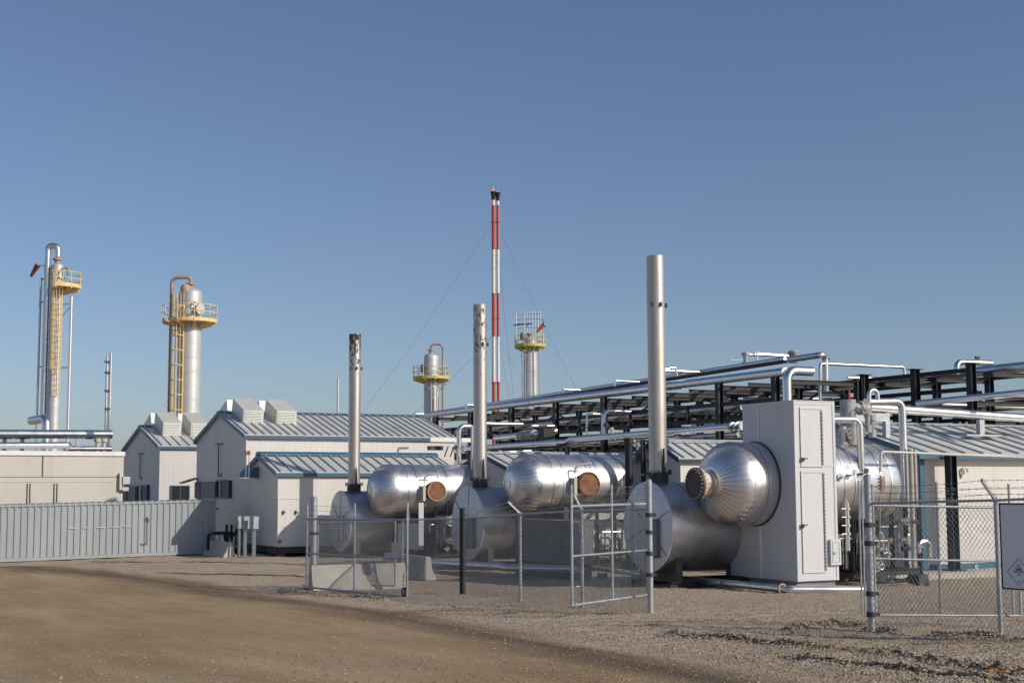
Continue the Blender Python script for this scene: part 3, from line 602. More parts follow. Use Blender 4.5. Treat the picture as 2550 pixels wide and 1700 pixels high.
# ------------------------------------------------------------------ horizontal heaters with stacks
def heater(lab, fpx, fpy, d, Rpx, spx, ztop_py, Ldrum, smat, scr, hatch):
    c = W(fpx, fpy, d); R = Rpx * d / FX * 1.0; gz_ = g(c)
    root = thing('fire_tube_heater', lab, 'heater', (c.x + 1.5, c.y, gz_))
    m = MB(); m.lathe(c, XA, [(0.05, R * 0.2), (0.05, R - 0.02), (0.06, R), (Ldrum, R), (Ldrum + 0.02, R - 0.05), (Ldrum + 0.02, 0.1)], 64)
    sm = MB()
    for t in (0.9, 1.75, 2.6, 3.4):
        if t < Ldrum: m.lathe(c, XA, [(t, R - 0.005), (t, R + 0.018), (t + 0.03, R + 0.018), (t + 0.05, R - 0.005)], 64)
    dr = m.build('drum', alu2, root); sm.build('seam', seamm, dr)
    m = MB(); m.lathe(c, XA, [(0.0, 0.02), (0.0, R - 0.03), (0.015, R + 0.02), (0.055, R + 0.02), (0.055, R - 0.04), (0.04, 0.05)], 64)
    fp = m.build('face_plate', facem, root)
    m = MB()
    for k in range(6):
        a = math.radians(90 + 60 * k + 8); dv = V((0, math.cos(a), math.sin(a)))
        m.beam(c + dv * R * 0.12 + V((-0.006, 0, 0)), c + dv * R * 0.98 + V((-0.006, 0, 0)), 0.018, 0.012, XA)
    m.build('seam', flg, fp, smooth=0)
    hx = MB(); hc = c + V((-0.03, -R * 0.32, -R * 0.25)); hx.box(hc.x - 0.05, hc.x + 0.028, hc.y - R * 0.22, hc.y + R * 0.22, hc.z - R * 0.42, hc.z + R * 0.42); h = hx.build('hatch', grate if hatch else facem, fp, smooth=0)
    hx = MB(); frame_rect(hx, hc + V((-0.056, 0, 0)), YA, Zu, R * 0.44, R * 0.84, 0.03, 0.02, (-1, 0, 0)); hx.build('hatch_frame', black, h, smooth=0)
    # saddles and skid
    for t in (0.5, Ldrum - 0.5): m = MB(); m.box(c.x + t - 0.12, c.x + t + 0.12, c.y - R * 0.75, c.y + R * 0.75, gz_ + 0.16, c.z - R * 0.55); m.build('saddle', flg, root, smooth=0)
    m = MB()
    for yy in (-R * 0.8, R * 0.8): m.hbeam((c.x + 0.1, c.y + yy, gz_ + 0.08), (c.x + Ldrum + 3.5, c.y + yy, gz_ + 0.08), 0.2, 0.22, Zu)
    m.build('skid', black, root, smooth=0)
    # stack
    s = along(c, XA, spx); r = scr * d / FX; zt = updown(s, ztop_py).z; zb = c.z + R * 0.98
    m = MB(); m.lathe((s.x, s.y, zb - 0.3), Zu, [(0, r * 1.15), (0.3 + 0.30, r * 1.15), (0.6, r * 1.4), (0.64, r * 1.4), (0.64, r), (0.6, r * 0.9)], 28)
    for k in range(12):
        a = k * math.pi / 6; m.tube([(s.x + math.cos(a) * r * 1.42, s.y + math.sin(a) * r * 1.42, zb + 0.26), (s.x + math.cos(a) * r * 1.42, s.y + math.sin(a) * r * 1.42, zb + 0.42)], 0.022, 5)
    m.build('collar', flg, root)
    m = MB(); m.lathe((s.x, s.y, zb + 0.342), Zu, [(0, r), (zt - zb - 0.342, r), (zt - zb - 0.342, r - 0.03), (zt - zb - 2.0, r - 0.03)], 40)
    for t in (1.7, 3.9, 6.0):
        m.lathe((s.x, s.y, zb + 0.342), Zu, [(t, r), (t, r + 0.006), (t + 0.04, r + 0.006), (t + 0.04, r)], 40)
    st = m.build('exhaust_stack', smat, root)
    for k, (a, zf) in enumerate(((215, 0.78), (268, 0.78), (335, 0.78))):
        a = math.radians(a); e = V((math.cos(a), math.sin(a), 0)); q = V((s.x, s.y, zb + (zt - zb) * zf)) + e * (r + 0.03)
        m = MB(); m.obox(q, e, V((-e.y, e.x, 0)), Zu, 0.10, 0.05, 0.14); m.build('lug', flg, st, smooth=0)
    # guide fin at the foot of the stack
    q = V((s.x, s.y, zb + 0.34)) + V((-0.15, -1, 0)).normalized() * (r + 0.02)
    m = MB(); m.prism([q, q + V((0.06, 0, 0)), q + V((0.02, 0, 0.75))], (0, -0.12, 0)); m.build('fin', flg, root, smooth=0)
    # lifting lugs
    q = V((s.x + 1.4, c.y, c.z + R - 0.02)); m = MB(); m.prism([q, q + V((0.5, 0, 0)), q + V((0.12, 0, 0.32)), q + V((0, 0, 0.32))], (0, 0.04, 0)); m.build('lifting_lug', black, root, smooth=0)
    return c, R, s, gz_
char1 = char_mat('stack_metal_charred', 7.6, 10.4, 0.22, 0.64)
char2 = char_mat('stack_metal_flaked', 6.9, 9.0, 0.12, 0.64)
h3 = heater('nearest heater with the tallest plain exhaust stack, beside the white cabinet', 1611, 1311, 45.5, 110, 1641, 638, 4.4, stackm, 22.3, True)
h2 = heater('middle heater, its stack flecked with dark flaked patches', 1163, 1302, 55.5, 90, 1196, 759, 4.2, char2, 16.8, True)
h1 = heater('farthest heater in front of the teal ridged shed, its stack tip charred black', 846, 1297, 65.0, 74, 881, 832, 4.2, char1, 14.8, False)

# ------------------------------------------------------------------ insulated horizontal vessels
def vessel(lab, y, z, tip_px, end_px, R, head, nozzle, seams=1.05):
    xt = along((0, y, z), XA, tip_px).x; xe = along((0, y - R, z), XA, end_px).x; gz_ = 0.1
    root = thing('horizontal_vessel', lab, 'vessel', ((xt + xe) / 2, y, gz_)); o = V((xt, y, z)); xs_ = xt + head
    n = 84; m = MB(); prof = []
    for i in range(19):
        a = i / 18 * math.pi / 2; prof.append((head - head * math.cos(a), R * math.sin(a) ** 0.80 if i else 0.0))
    vs = []; fs = []
    for i, (t, r) in enumerate(prof):
        for k in range(n):
            rr = r * (1 + (0.012 if k % 2 else -0.006)); a = 2 * math.pi * k / n
            vs.append((o.x + t, o.y + rr * math.cos(a), o.z + rr * math.sin(a)))
    fs = [(i * n + k, i * n + (k + 1) % n, (i + 1) * n + (k + 1) % n, (i + 1) * n + k) for i in range(18) for k in range(n)]
    m.add(vs, fs); hd = m.build('head', alu, root, smooth=50); m = MB()
    for k in range(0, n, 2):
        a = 2 * math.pi * (k + 1) / n
        m.tube([(o.x + t, o.y + r * 1.006 * math.cos(a), o.z + r * 1.006 * math.sin(a)) for t, r in prof[4::2]], 0.011, 4, False)
    m.build('seam', seamm, hd, smooth=50)
    m = MB(); L = xe - xs_; sm = MB()
    m.lathe((xs_ - 0.02, y, z), XA, [(0, R * 0.9), (0, R + 0.012), (0.16, R + 0.012), (0.16, R), (L, R), (L + 0.16, R * 0.93), (L + 0.3, R * 0.8), (L + 0.42, R * 0.5), (L + 0.45, 0.02)], 72)
    t = 0.5; k = 0
    while t < L - 0.1:
        m.lathe((xs_, y, z), XA, [(t, R - 0.004), (t, R + 0.014), (t + 0.04, R + 0.014), (t + 0.04, R - 0.004)], 72); sm.lathe((xs_, y, z), XA, [(t - 0.018, R - 0.01), (t - 0.018, R + 0.006), (t - 0.002, R + 0.006), (t - 0.002, R - 0.01)], 72); t += (0.42, seams)[k % 2]; k += 1
    shl = m.build('shell', alu, root); sm.build('seam', seamm, shl)
    m = MB(); m.lathe((xt - 0.02, y, z), XA, [(0, 0.01), (0, R * 0.15), (0.05, R * 0.17), (0.05, 0.01)], 24); m.build('end_cap', alu, root) if not nozzle else None
    return root, xt, xs_, xe, y, z, R
V3 = vessel('nearest shiny vessel with a flanged nozzle on its dished end, run into the white cabinet', 36.35, 3.26, 1764, 2240, 1.29, 0.84, True)
V2 = vessel('middle shiny vessel with a brown manway cover half in shadow', 48.0, 3.31, 1266, 1665, 1.13, 0.85, False)
V1 = vessel('farthest shiny vessel with a brown manway cover, beside the teal ridged shed', 59.5, 3.05, 921, 1272, 1.18, 0.90, False)
def flange(root, c, d, R, t, mdisc, mbolt, nb=24, name='manway_cover'):
    c = V(c); d = V(d).normalized(); m = MB(); m.lathe(c, d, [(0, 0.01), (0, R), (t, R), (t, 0.01)], 40); o = m.build(name, mdisc, root)
    ref = Zu; a = d.cross(ref).normalized(); b = d.cross(a); m = MB()
    for k in range(nb):
        w = 2 * math.pi * k / nb; e = c + (a * math.cos(w) + b * math.sin(w)) * (R * 0.90); m.tube([e - d * 0.10, e + d * (t + 0.05)], 0.026, 6)
    m.build('bolt_ring', mbolt, o); return o
def manway(vd, px, R=0.46, bolts=boltm):
    root, xt, xs_, xe, y, z, RV = vd; p = along((0, y - RV - 0.35, z - 0.04), XA, px); c = V((p.x, y - RV - 0.28, z - 0.02))
    m = MB(); m.cyl((c.x, y - RV + 0.3, c.z), (c.x, c.y + 0.12, c.z), R * 0.80, 32); m.lathe(V((c.x, c.y + 0.2, c.z)), -YA, [(0, R * 0.8), (0, R), (0.11, R), (0.11, R * 0.8)], 36); nk = m.build('manway_neck', rust, root)
    flange(root, (c.x, c.y + 0.08, c.z), -YA, R, 0.09, rust, bolts, 28)
    m = MB(); q = c + V((-R - 0.09, 0.0, 0)); m.tube(fillet([q + V((0, 0.1, -0.35)), q + V((0, 0.1, R + 0.25)), q + V((R + 0.09, -0.06, R + 0.30)), q + V((R + 0.14, -0.06, R + 0.30))], 0.28), 0.042, 10)
    m.tube([q + V((R + 0.09, -0.06, R + 0.48)), q + V((R + 0.09, -0.06, R + 0.02))], 0.014, 6); m.box(q.x - 0.09, q.x + 0.03, q.y + 0.0, q.y + 0.3, q.z - 0.42, q.z + 0.25); m.build('davit_arm', conduit, root)
manway(V1, 1089, 0.47); manway(V2, 1470, 0.47, rust)
# V3 end nozzle
root, xt, xs_, xe, y, z, RV = V3
m = MB(); m.lathe((xt - 0.42, y, z), XA, [(0, 0.40), (0, 0.47), (0.10, 0.47), (0.12, 0.38), (0.42, 0.36), (0.55, 0.37)], 36); m.build('nozzle_neck', necksm, root)
flange(root, (xt - 0.43, y, z), -XA, 0.50, 0.09, flg, rustp, 24, 'blind_flange')
m = MB(); m.lathe((xt - 0.06, y, z), XA, [(0, 0.38), (0, 0.43), (0.14, 0.45), (0.18, 0.40)], 36); m.build('end_collar', alu2, root)
# gauges on V3's side
for i, (px, py) in enumerate(((2090, 1188), (2112, 1183), (2140, 1180))):
    p = Hy(px, py, y - RV - 0.0); zc = p.z; yy = y - math.sqrt(max(0, RV ** 2 - (zc - z) ** 2)); m = MB(); m.tube([(p.x, yy + 0.05, zc), (p.x, yy - 0.2, zc)], 0.035, 8)
    if i: m.lathe((p.x + 0.12, yy - 0.2, zc + 0.1), -YA, [(0, 0.01), (0, 0.09), (0.04, 0.09), (0.04, 0.01)], 16); m.tube([(p.x, yy - 0.18, zc), (p.x + 0.12, yy - 0.2, zc + 0.05)], 0.018, 6)
    else: m.lathe((p.x, yy - 0.02, zc), -YA, [(0, 0.05), (0, 0.11), (0.05, 0.11), (0.05, 0.05)], 16)
    m.build('gauge' if i else 'nozzle', flg if i == 2 else galv, root)
# vessel supports
def legs(vd, xs_list, base):
    root, xt, xs_, xe, y, z, R = vd
    for x in xs_list:
        m = MB(); m.box(x - 0.1, x + 0.1, y - R * 0.7, y + R * 0.7, base, z - R * 0.68); m.box(x - 0.2, x + 0.2, y - R * 0.75, y + R * 0.75, base - 0.05, base + 0.03); m.build('saddle', flg, root, smooth=0)
legs(V1, (V1[2] + 0.6, V1[3] - 0.8), 0.3); legs(V2, (V2[2] + 1.2, V2[3] - 0.6), 0.3); legs(V3, (V3[3] - 0.7,), 0.4)
# black frame standing beside V2 (two posts with rungs)
ff = MB(); y2 = 48.0 - 1.13 - 0.5
pA = along((0, y2, 3), XA, 1567); pB = along((0, y2, 3), XA, 1606)
zt = updown(pA, 1090).z; rootF = thing('access_frame', 'black steel access frame of two posts and rungs by the middle vessel', 'frame', ((pA.x + pB.x) / 2, y2, 0))
m = MB(); m.cyl((pA.x, y2, 0), (pA.x, y2, zt), 0.15, 12); m.cyl((pA.x, y2, zt - 0.25), (pA.x, y2, zt), 0.19, 12); m.build('post', black, rootF)
m = MB(); m.hbeam((pB.x, y2 + 0.1, 0), (pB.x, y2 + 0.1, zt - 0.05), 0.14, 0.14, XA); m.build('post', black, rootF, smooth=0)
for i in range(5): m = MB(); zz = zt - 1.4 + -0.9 * i; m.beam((pA.x, y2 + 0.05, zz), (pB.x, y2 + 0.05, zz), 0.06, 0.08); m.build('rung', grate, rootF, smooth=0)

# ------------------------------------------------------------------ equipment housings (white cabinet and the two low ones)
k0 = W(1986, 1447, 43.0); kx, ky, kz = k0.x, k0.y, k0.z
kx1 = along(k0, XA, 2088).x; ky1 = along((kx, ky, 4), YA, 1851).y; ky2 = along(k0, YA, 1819).y; ktop = updown(k0, 998).z
K = thing('equipment_cabinet', 'tall white panelled cabinet built round the nearest vessel', 'cabinet', (kx + 0.8, ky + 1, g(k0)))
m = MB(); m.box(kx, kx1, ky, ky1, kz, ktop); m.build('body', cabw, K, smooth=0)
zlow = Hx(1830, 1318, kx).z
m = MB(); m.box(kx + 0.02, kx1 - 0.02, ky1 + 0.003, ky2, kz + 0.02, zlow + 0.25); m.build('lower_housing', cabw, K, smooth=0)
m = MB()
for zz in (kz, Hy(2050, 1158, ky).z - 0.04, ktop - 0.10): m.box(kx - 0.012, kx1 + 0.012, ky - 0.014, ky - 0.002, zz, zz + 0.09)
for xx in (kx - 0.012, kx1 - 0.08): m.box(xx, xx + 0.09, ky - 0.018, ky - 0.004, kz - 0.004, ktop + 0.003)
m.box(kx - 0.014, kx - 0.002, ky - 0.018, ky + 0.09, kz, ktop + 0.004); m.box(kx - 0.014, kx - 0.002, ky + 0.092, ky1 + 0.01, ktop - 0.09, ktop + 0.006)
ysm = Hx(1888, 1050, kx).y; zs = Hx(1950, 1167, kx).z; m.box(kx - 0.010, kx - 0.003, ky + 0.095, ysm - 0.045, zs - 0.02, zs + 0.02)
m.box(kx - 0.012, kx1 + 0.012, ky - 0.014, ky1 + 0.01, ktop + 0.006, ktop + 0.03)
m.build('trim', cabt, K, smooth=0)
m = MB(); m.box(kx - 0.018, kx - 0.003, ysm - 0.045, ysm + 0.045, kz, ktop - 0.095); m.build('corner_strip', whitep, K, smooth=0)
for nm, (pa, pb) in (('upper_door', ((1990, 1014), (2050, 1162))), ('lower_door', ((1993, 1172), (2058, 1424)))):
    a = Hy(*pa, ky); b = Hy(*pb, ky); m = MB(); frame_rect(m, (a + b) / 2 + V((0, -0.022, 0)), XA, Zu, b.x - a.x, a.z - b.z, 0.05, 0.03, (0, -1, 0)); m.obox((a + b) / 2 + V((0, -0.01, 0)), XA, Zu, YA, b.x - a.x - 0.1, a.z - b.z - 0.1, 0.012)
    d_ = m.build('door', cabw, K, smooth=0)
    m = MB(); zz = b.z + 0.06; m.box(b.x - 0.055, b.x - 0.03, ky - 0.045, ky - 0.038, zz, a.z - 0.08); 
    while zz < a.z - 0.1: m.box(b.x - 0.07, b.x - 0.01, ky - 0.055, ky - 0.038, zz, zz + 0.05); zz += 0.11
    m.build('hinge', grate, d_, smooth=0)
    h = Hy(1996, 1143 if nm[0] == 'u' else 1308, ky); m = MB(); m.box(h.x - 0.04, h.x + 0.04, ky - 0.09, ky - 0.04, h.z - 0.07, h.z + 0.05); m.tube([(h.x, ky - 0.1, h.z), (h.x + 0.14, ky - 0.12, h.z + 0.03)], 0.018, 6); m.build('handle', flg, d_)
a = Hy(2063, 1342, ky); b = Hy(2090, 1405, ky); m = MB(); m.box(a.x, b.x, ky - 0.10, ky - 0.02, b.z, a.z); o = m.build('small_box', cabt, K, smooth=0)
m = MB(); frame_rect(m, V(((a.x + b.x) / 2, ky - 0.105, (a.z + b.z) / 2)), XA, Zu, (b.x - a.x) * 0.7, (a.z - b.z) * 0.8, 0.02, 0.012, (0, -1, 0)); m.box(a.x + 0.1, a.x + 0.22, ky - 0.13, ky - 0.103, (a.z + b.z) / 2 - 0.06, (a.z + b.z) / 2 + 0.02); m.build('latch_frame', galv, o, smooth=0)
m = MB(); m.box(kx + 0.05, kx1 - 0.05, ky + 0.1, ky1 - 0.1, g(k0) - 0.1, kz - 0.003); m.build('base', grate, K, smooth=0)
m = MB(); m.lathe((kx - 0.03, 36.35, 3.26), XA, [(0, 1.29), (0, 1.325), (0.03, 1.325), (0.03, 1.29)], 64); m.build('gasket_ring', flg, K)
def low_housing(lab, pxl, pxr, py, pyb, d, wx, post):
    p = W(pxr, pyb, d); x, y = p.x, p.y; y1 = along(p, YA, pxl).y; zt = updown(p, py).z; z0 = max(p.z, g(p) + 0.12)
    R_ = thing('equipment_housing', lab, 'housing', (x + wx / 2, (y + y1) / 2, g(p)))
    m = MB(); m.box(x, x + wx, y, y1, z0, zt); m.build('body', cabw if post else M('shaded_panel', (0.11, 0.115, 0.13)), R_, smooth=0)  # dark grey body holds the middle vessel's shade in its colour
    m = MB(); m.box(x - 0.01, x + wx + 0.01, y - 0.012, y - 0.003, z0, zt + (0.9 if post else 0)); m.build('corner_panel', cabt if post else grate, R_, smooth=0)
    m = MB(); m.box(x + 0.02, x + wx, y + 0.1, y1, g(p) - 0.05, z0 - 0.003); m.build('base', black, R_, smooth=0)
low_housing('low white housing under the farthest vessel, its narrow lit edge facing forward', 990, 1043, 1306, 1368, 59.0, 0.2, True)
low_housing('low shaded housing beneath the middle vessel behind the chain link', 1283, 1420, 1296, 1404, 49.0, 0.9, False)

# ------------------------------------------------------------------ clutter of valves and pipes under the vessels
def wheel(m, c, n, R):
    m.torus(c, n, R, R * 0.11, 18, 5); n = V(n).normalized(); ref = Zu if abs(n.z) < 0.9 else XA; a = n.cross(ref).normalized(); b = n.cross(a)
    for k in range(3): w = k * math.pi / 3; e = (a * math.cos(w) + b * math.sin(w)) * R; m.tube([V(c) - e, V(c) + e], R * 0.08, 4)
def valve(lab, c, s, mat, cat='valve', group=None, axis=XA, wdir=-YA):
    c = V(c); root = thing('gate_valve', lab, cat, c, group); m = MB(); ax_ = V(axis)
    m.tube([c - ax_ * s, c - ax_ * s * 0.85, c - ax_ * s * 0.84, c - ax_ * s * 0.3, c, c + ax_ * s * 0.3, c + ax_ * s * 0.84, c + ax_ * s * 0.85, c + ax_ * s], [s * 0.6, s * 0.6, s * 0.36, s * 0.38, s * 0.55, s * 0.38, s * 0.36, s * 0.6, s * 0.6], 14)
    w = V(wdir); m.tube([c, c + w * s * 0.6, c + w * s * 0.62, c + w * s * 0.75, c + w * s * 0.76, c + w * s * 1.3], [s * 0.4, s * 0.4, s * 0.55, s * 0.55, s * 0.2, s * 0.12], 12); m.build('body', mat, root)
    m = MB(); wheel(m, c + w * s * 1.25, w, s * 0.75); m.build('handwheel', mat, root)
    return root
def rnd(a, b): return random.uniform(a, b)
def skidjunk(lab, x0, x1, y0, y1, z0, z1, n, seed, vl, mats=None):
    random.seed(seed); root = thing('piping_skid', lab, 'piping', ((x0 + x1) / 2, (y0 + y1) / 2, z0))
    m = MB()
    for yy in (y0, y1): m.hbeam((x0, yy, z0 + 0.1), (x1, yy, z0 + 0.1), 0.15, 0.2, Zu)
    m.box(x0 - 0.05, x0 + 0.1, y0, y1, z0 + 0.02, z0 + 0.17); m.box(x1 - 0.1, x1 + 0.05, y0, y1, z0 + 0.02, z0 + 0.17)
    k = 4
    for i in range(k):
        x = x0 + (x1 - x0) * i / (k - 1)
        m.hbeam((x, y0, z0 + 0.21), (x, y0, z1 + 0.4), 0.1, 0.1, XA)
    m.beam((x0, y0, z1 - 0.1), (x1, y0, z1 - 0.1), 0.08, 0.12); m.build('frame', black, root, smooth=0)
    for i in range(n):
        m = MB(); a = V((rnd(x0, x1), rnd(y0 - 0.2, y0 + 0.8), rnd(z0 + 0.2, z0 + 0.8))); b = V((a.x, a.y, rnd(z0 + 1, z1))); c = V((a.x + rnd(-1.2, 1.2), a.y, b.z)); d_ = V((c.x, c.y, c.z - rnd(0.3, 1.0)))
        r = random.choice((0.025, 0.035, 0.05, 0.08)); m.tube(fillet([a, b, c, d_], r * 2.5), r, 8)
        m.lathe(a + (b - a) * 0.5, Zu, [(0, r), (0, r * 1.9), (0.04, r * 1.9), (0.04, r)], 12); m.build('pipe_run', random.choice(mats or (pipem, pipem, galv, conduit, flg)), root)
    for i in range(vl):
        m = MB(); c = V((rnd(x0, x1), y0 - 0.25, rnd(z0 + 0.3, z1))); s = rnd(0.10, 0.18)
        m.tube([c - XA * s, c - XA * s * 0.8, c - XA * s * 0.79, c, c + XA * s * 0.79, c + XA * s * 0.8, c + XA * s], [s * 0.6, s * 0.6, s * 0.35, s * 0.5, s * 0.35, s * 0.6, s * 0.6], 10); wheel(m, c + V((0, -s * 1.2, 0)), YA, s * 0.8); m.tube([c, c + V((0, -s * 1.2, 0))], s * 0.2, 6)
        m.build('valve', random.choice((galv, valvg, rustp, flg, conduit)), root)
    return root
P1_ = along((0, 58.6, 1), XA, 1040).x; P2_ = along((0, 58.6, 1), XA, 1160).x
skidjunk('tangle of small pipes and valves below the farthest vessel', P1_ + 0.6, P2_, 58.0, 60.2, 0.15, 2.0, 9, 3, 6)
P1_ = along((0, 47, 1), XA, 1430).x; P2_ = along((0, 47, 1), XA, 1560).x
skidjunk('small pipes and valves under the middle vessel behind the gate leaf', P1_, P2_, 46.6, 49.0, 0.1, 2.0, 9, 5, 6)
P1_ = along((0, 35.6, 1), XA, 2096).x; P2_ = along((0, 35.6, 1), XA, 2148).x
skidjunk('cluster of valves and small pipes right of the white cabinet', P1_, P2_ + 0.15, 35.0, 37.2, 0.3, 1.7, 7, 8, 7)
P1_ = along((0, 36.2, 1), XA, 2172).x; P2_ = along((0, 36.2, 1), XA, 2275).x
skidjunk('drain pipes and fittings under the right end of the nearest vessel', P1_, P2_, 35.9, 38, 0.3, 2.1, 9, 12, 5)
P1_ = along((0, 66, 1), XA, 541).x
random.seed(21); p = W(574, 1372, 68.0)
skidjunk('dark machinery with pale pipe ends behind the small barrier', p.x - 0.2, p.x + 0.5, p.y, p.y + 1.6, 0.1, 1.1, 8, 31, 5, (flg, dark, rustp, grate))
# level gauge right of the cabinet
p = Hy(2112, 1370, 34.9); tp = Hy(2110, 1250, 34.9)
LG = thing('level_gauge', 'bright vertical level gauge tube with side taps right of the cabinet', 'gauge', p)
m = MB(); m.cyl((p.x, p.y, p.z), (p.x, p.y, tp.z), 0.07, 14); m.cyl((p.x, p.y, tp.z), (p.x, p.y, tp.z + 0.12), 0.03, 8); m.build('tube', pipem, LG)
for i in range(4): m = MB(); zz = tp.z - 0.2 - 0.26 * i * (tp.z - p.z) / 1.5; m.cyl((p.x, p.y - 0.02, zz), (p.x - 0.24, p.y - 0.02, zz), 0.022, 8); m.cyl((p.x, p.y - 0.05, zz), (p.x, p.y - 0.10, zz), 0.05, 10); m.build('tap', galv, LG)
# valve group above V3
yv = 36.35; vz = 3.26 + 1.28
cx = lambda px: along((0, yv, 5), XA, px).x
VC = thing('valve_header', 'grey valve header with handwheels and a red tipped stem on the nearest vessel', 'valves', (cx(2130), yv, vz - 0.1))
m = MB(); m.cyl((cx(2113), yv, vz - 0.05), (cx(2113), yv, Hy(2113, 995, yv).z), 0.26, 20); m.lathe((cx(2113), yv, vz + 0.4), Zu, [(0, 0.26), (0, 0.34), (0.1, 0.34), (0.1, 0.26)], 20); m.lathe((cx(2105), yv - 0.35, vz - 0.05), Zu, [(0, 0.2), (0.7, 0.2), (0.75, 0.26), (0.85, 0.26), (0.9, 0.1)], 16); m.build('body', valvg, VC)
m = MB(); q = Hy(2115, 993, yv); m.cyl(q, q + Zu * 0.28, 0.035, 8); m.build('red_stem', red, VC)
m = MB(); q = Hy(2133, 1015, yv); m.tube([q - XA * 0.3, q + XA * 0.5], 0.16, 12); m.lathe(q + XA * 0.1, XA, [(0, 0.1), (0, 0.24), (0.06, 0.24), (0.06, 0.1)], 14); m.build('side_valve', valvg, VC)
for px, py, R_ in ((2152, 1017, 0.15), (2139, 1056, 0.14), (2117, 1078, 0.17), (2150, 1076, 0.13)):
    q = Hy(px, py, yv - 0.5); m = MB(); wheel(m, q, (0.3, -1, 0), R_); m.tube([q, q + V((-0.1, 0.5, 0))], 0.03, 6); m.tube([q + V((-0.05, 0.2, 0)), q + V((-0.1, 0.5, 0))], 0.09, 8); m.build('handwheel', valvg, VC)
for px, py in ((2128, 1085), (2160, 1050), (2172, 1062), (2100, 1092)):
    q = Hy(px, py, yv - 0.25); m = MB(); m.tube([q - Zu * 0.35, q - Zu * 0.1, q - Zu * 0.09, q + Zu * 0.2, q + Zu * 0.21, q + Zu * 0.4], [0.13, 0.13, 0.07, 0.1, 0.14, 0.14], 10); m.build('valve', random.choice((valvg, galv)), VC)
m = MB(); a = Hy(2106, 1106, yv - 0.4); m.box(a.x, a.x + 0.55, a.y, a.y + 0.6, a.z - 0.02, a.z + 0.02); m.build('orange_strap', M('orange_strap', (0.5, 0.2, 0.06)), VC, smooth=0)

# ------------------------------------------------------------------ pipe racks
def rack(lab, x0, x1, ys_, ztop, levels, longz, px_brace=(), extra_x=None, tops=False, w=0.24):
    root = thing('pipe_rack', lab, 'pipe rack', ((x0 + x1) / 2, ys_[0], 0))
    for y in ys_:
        for x in (x0, x1):
            if x1 - x0 > 3.5 and x == x1 and (y < 46 and x0 > 42): pass
            m = MB(); m.hbeam((x, y, 0), (x, y, ztop), w, w, XA)
            if tops: m.box(x - 0.3, x + 0.3, y - 0.25, y + 0.25, ztop, ztop + 0.03)
            m.build('post', black, root, smooth=0)
    for y in ys_:
        for z in levels:
            m = MB(); m.hbeam((x0 + w / 2, y, z), (x1 - w / 2, y, z), 0.14, 0.2, Zu); m.build('cross_beam', black, root, smooth=0)
    for x in (x0, x1):
        for z in longz:
            for ya, yb in zip(ys_[:-1], ys_[1:]):
                m = MB(); m.hbeam((x, ya + w / 2, z), (x, yb - w / 2, z), 0.12, 0.18, Zu); m.build('long_beam', black, root, smooth=0)
    if not tops:
        m = MB(); m.box(x1 - 0.9, x1 - 0.5, ys_[0] + 0.2, ys_[-1] - 0.2, levels[2] + 0.1, levels[2] + 0.18); m.build('cable_tray', black, root, smooth=0)
        for ya, yb in zip(ys_[:-1], ys_[1:]):
            for z in levels: m = MB(); m.hbeam((x0 + 0.1, (ya + yb) / 2, z), (x1 - 0.1, (ya + yb) / 2, z), 0.12, 0.16, Zu); m.build('cross_beam', black, root, smooth=0)
        for ya, yb in zip(ys_[:-1], ys_[1:]):
            ymid = (ya + yb) / 2; zl, zh = longz[0], levels[0]
            for a, b in (((x1, ya + 0.2, zl + 0.1), (x1, ymid, zh)), ((x1, yb - 0.2, zl + 0.1), (x1, ymid, zh))): m = MB(); m.beam(a, b, 0.08, 0.08); m.build('brace', black, root, smooth=0)
            m = MB(); m.beam((x1, ya + 0.1, zh), (x1, yb - 0.1, zh), 0.1, 0.14); m.build('long_beam', black, root, smooth=0)
            m = MB(); m.hbeam((x0, ymid, longz[0] + 0.1), (x0, ymid, longz[1] - 0.1), 0.12, 0.12, XA); m.build('post', black, root, smooth=0)
    for i in px_brace:
        m = MB(); ya, yb = ys_[i], ys_[i + 1]; m.beam((x1, ya + 0.1, 0.4), (x1, (ya + yb) / 2, longz[-1]), 0.12, 0.12); m.beam((x1, yb - 0.1, 0.4), (x1, (ya + yb) / 2, longz[-1]), 0.12, 0.12); m.build('brace', black, root, smooth=0)
    return root
RX0, RX1 = 37.5, 42.0
yv_ = sorted(along((RX0, 0, 5), YA, px).y for px in (1934, 1793, 1640, 1505, 1385, 1274, 1172, 1085))
R1 = rack('long black steel pipe rack running back behind the vessels and the large building', RX0, RX1, yv_, 7.85, (7.62, 6.45, 5.25), (6.85, 6.15, 5.0), (1, 4), w=0.28)
R2 = rack('black steel pipe rack rising behind the ridge of the right hand building', 44.2, 48.6, [44.0, 47.3, 50.6, 57.2, 63.8], 8.25, (7.85, 6.6, 5.4), (8.0, 7.2, 6.2), (0, 1, 2, 3), tops=True, w=0.30)
R3 = rack('black steel rack bay at the right edge, farther right than its neighbour', 53.2, 57.5, [46.5, 52.5, 58.5], 7.9, (7.55, 6.3, 5.2), (7.2, 6.0), (0,))
BR = thing('bracing_truss', 'dark steel truss linking the rack bays above the right hand building', 'truss', (50, 44.4, 6))
m = MB(); m.hbeam((48.9, 44.2, 7.9), (60, 44.2, 7.9), 0.14, 0.24, Zu); m.hbeam((48.9, 44.2, 6.3), (60, 44.2, 6.3), 0.14, 0.2, Zu); m.build('chord', black, BR, smooth=0)
for i in range(4): m = MB(); x = 49.3 + i * 2.6; m.beam((x, 44.2, 6.45), (x + 1.3, 44.2, 7.68), 0.12, 0.12); m.beam((x + 1.3, 44.2, 7.66), (x + 2.6, 44.2, 6.46), 0.12, 0.12); m.build('brace', black, BR, smooth=0)
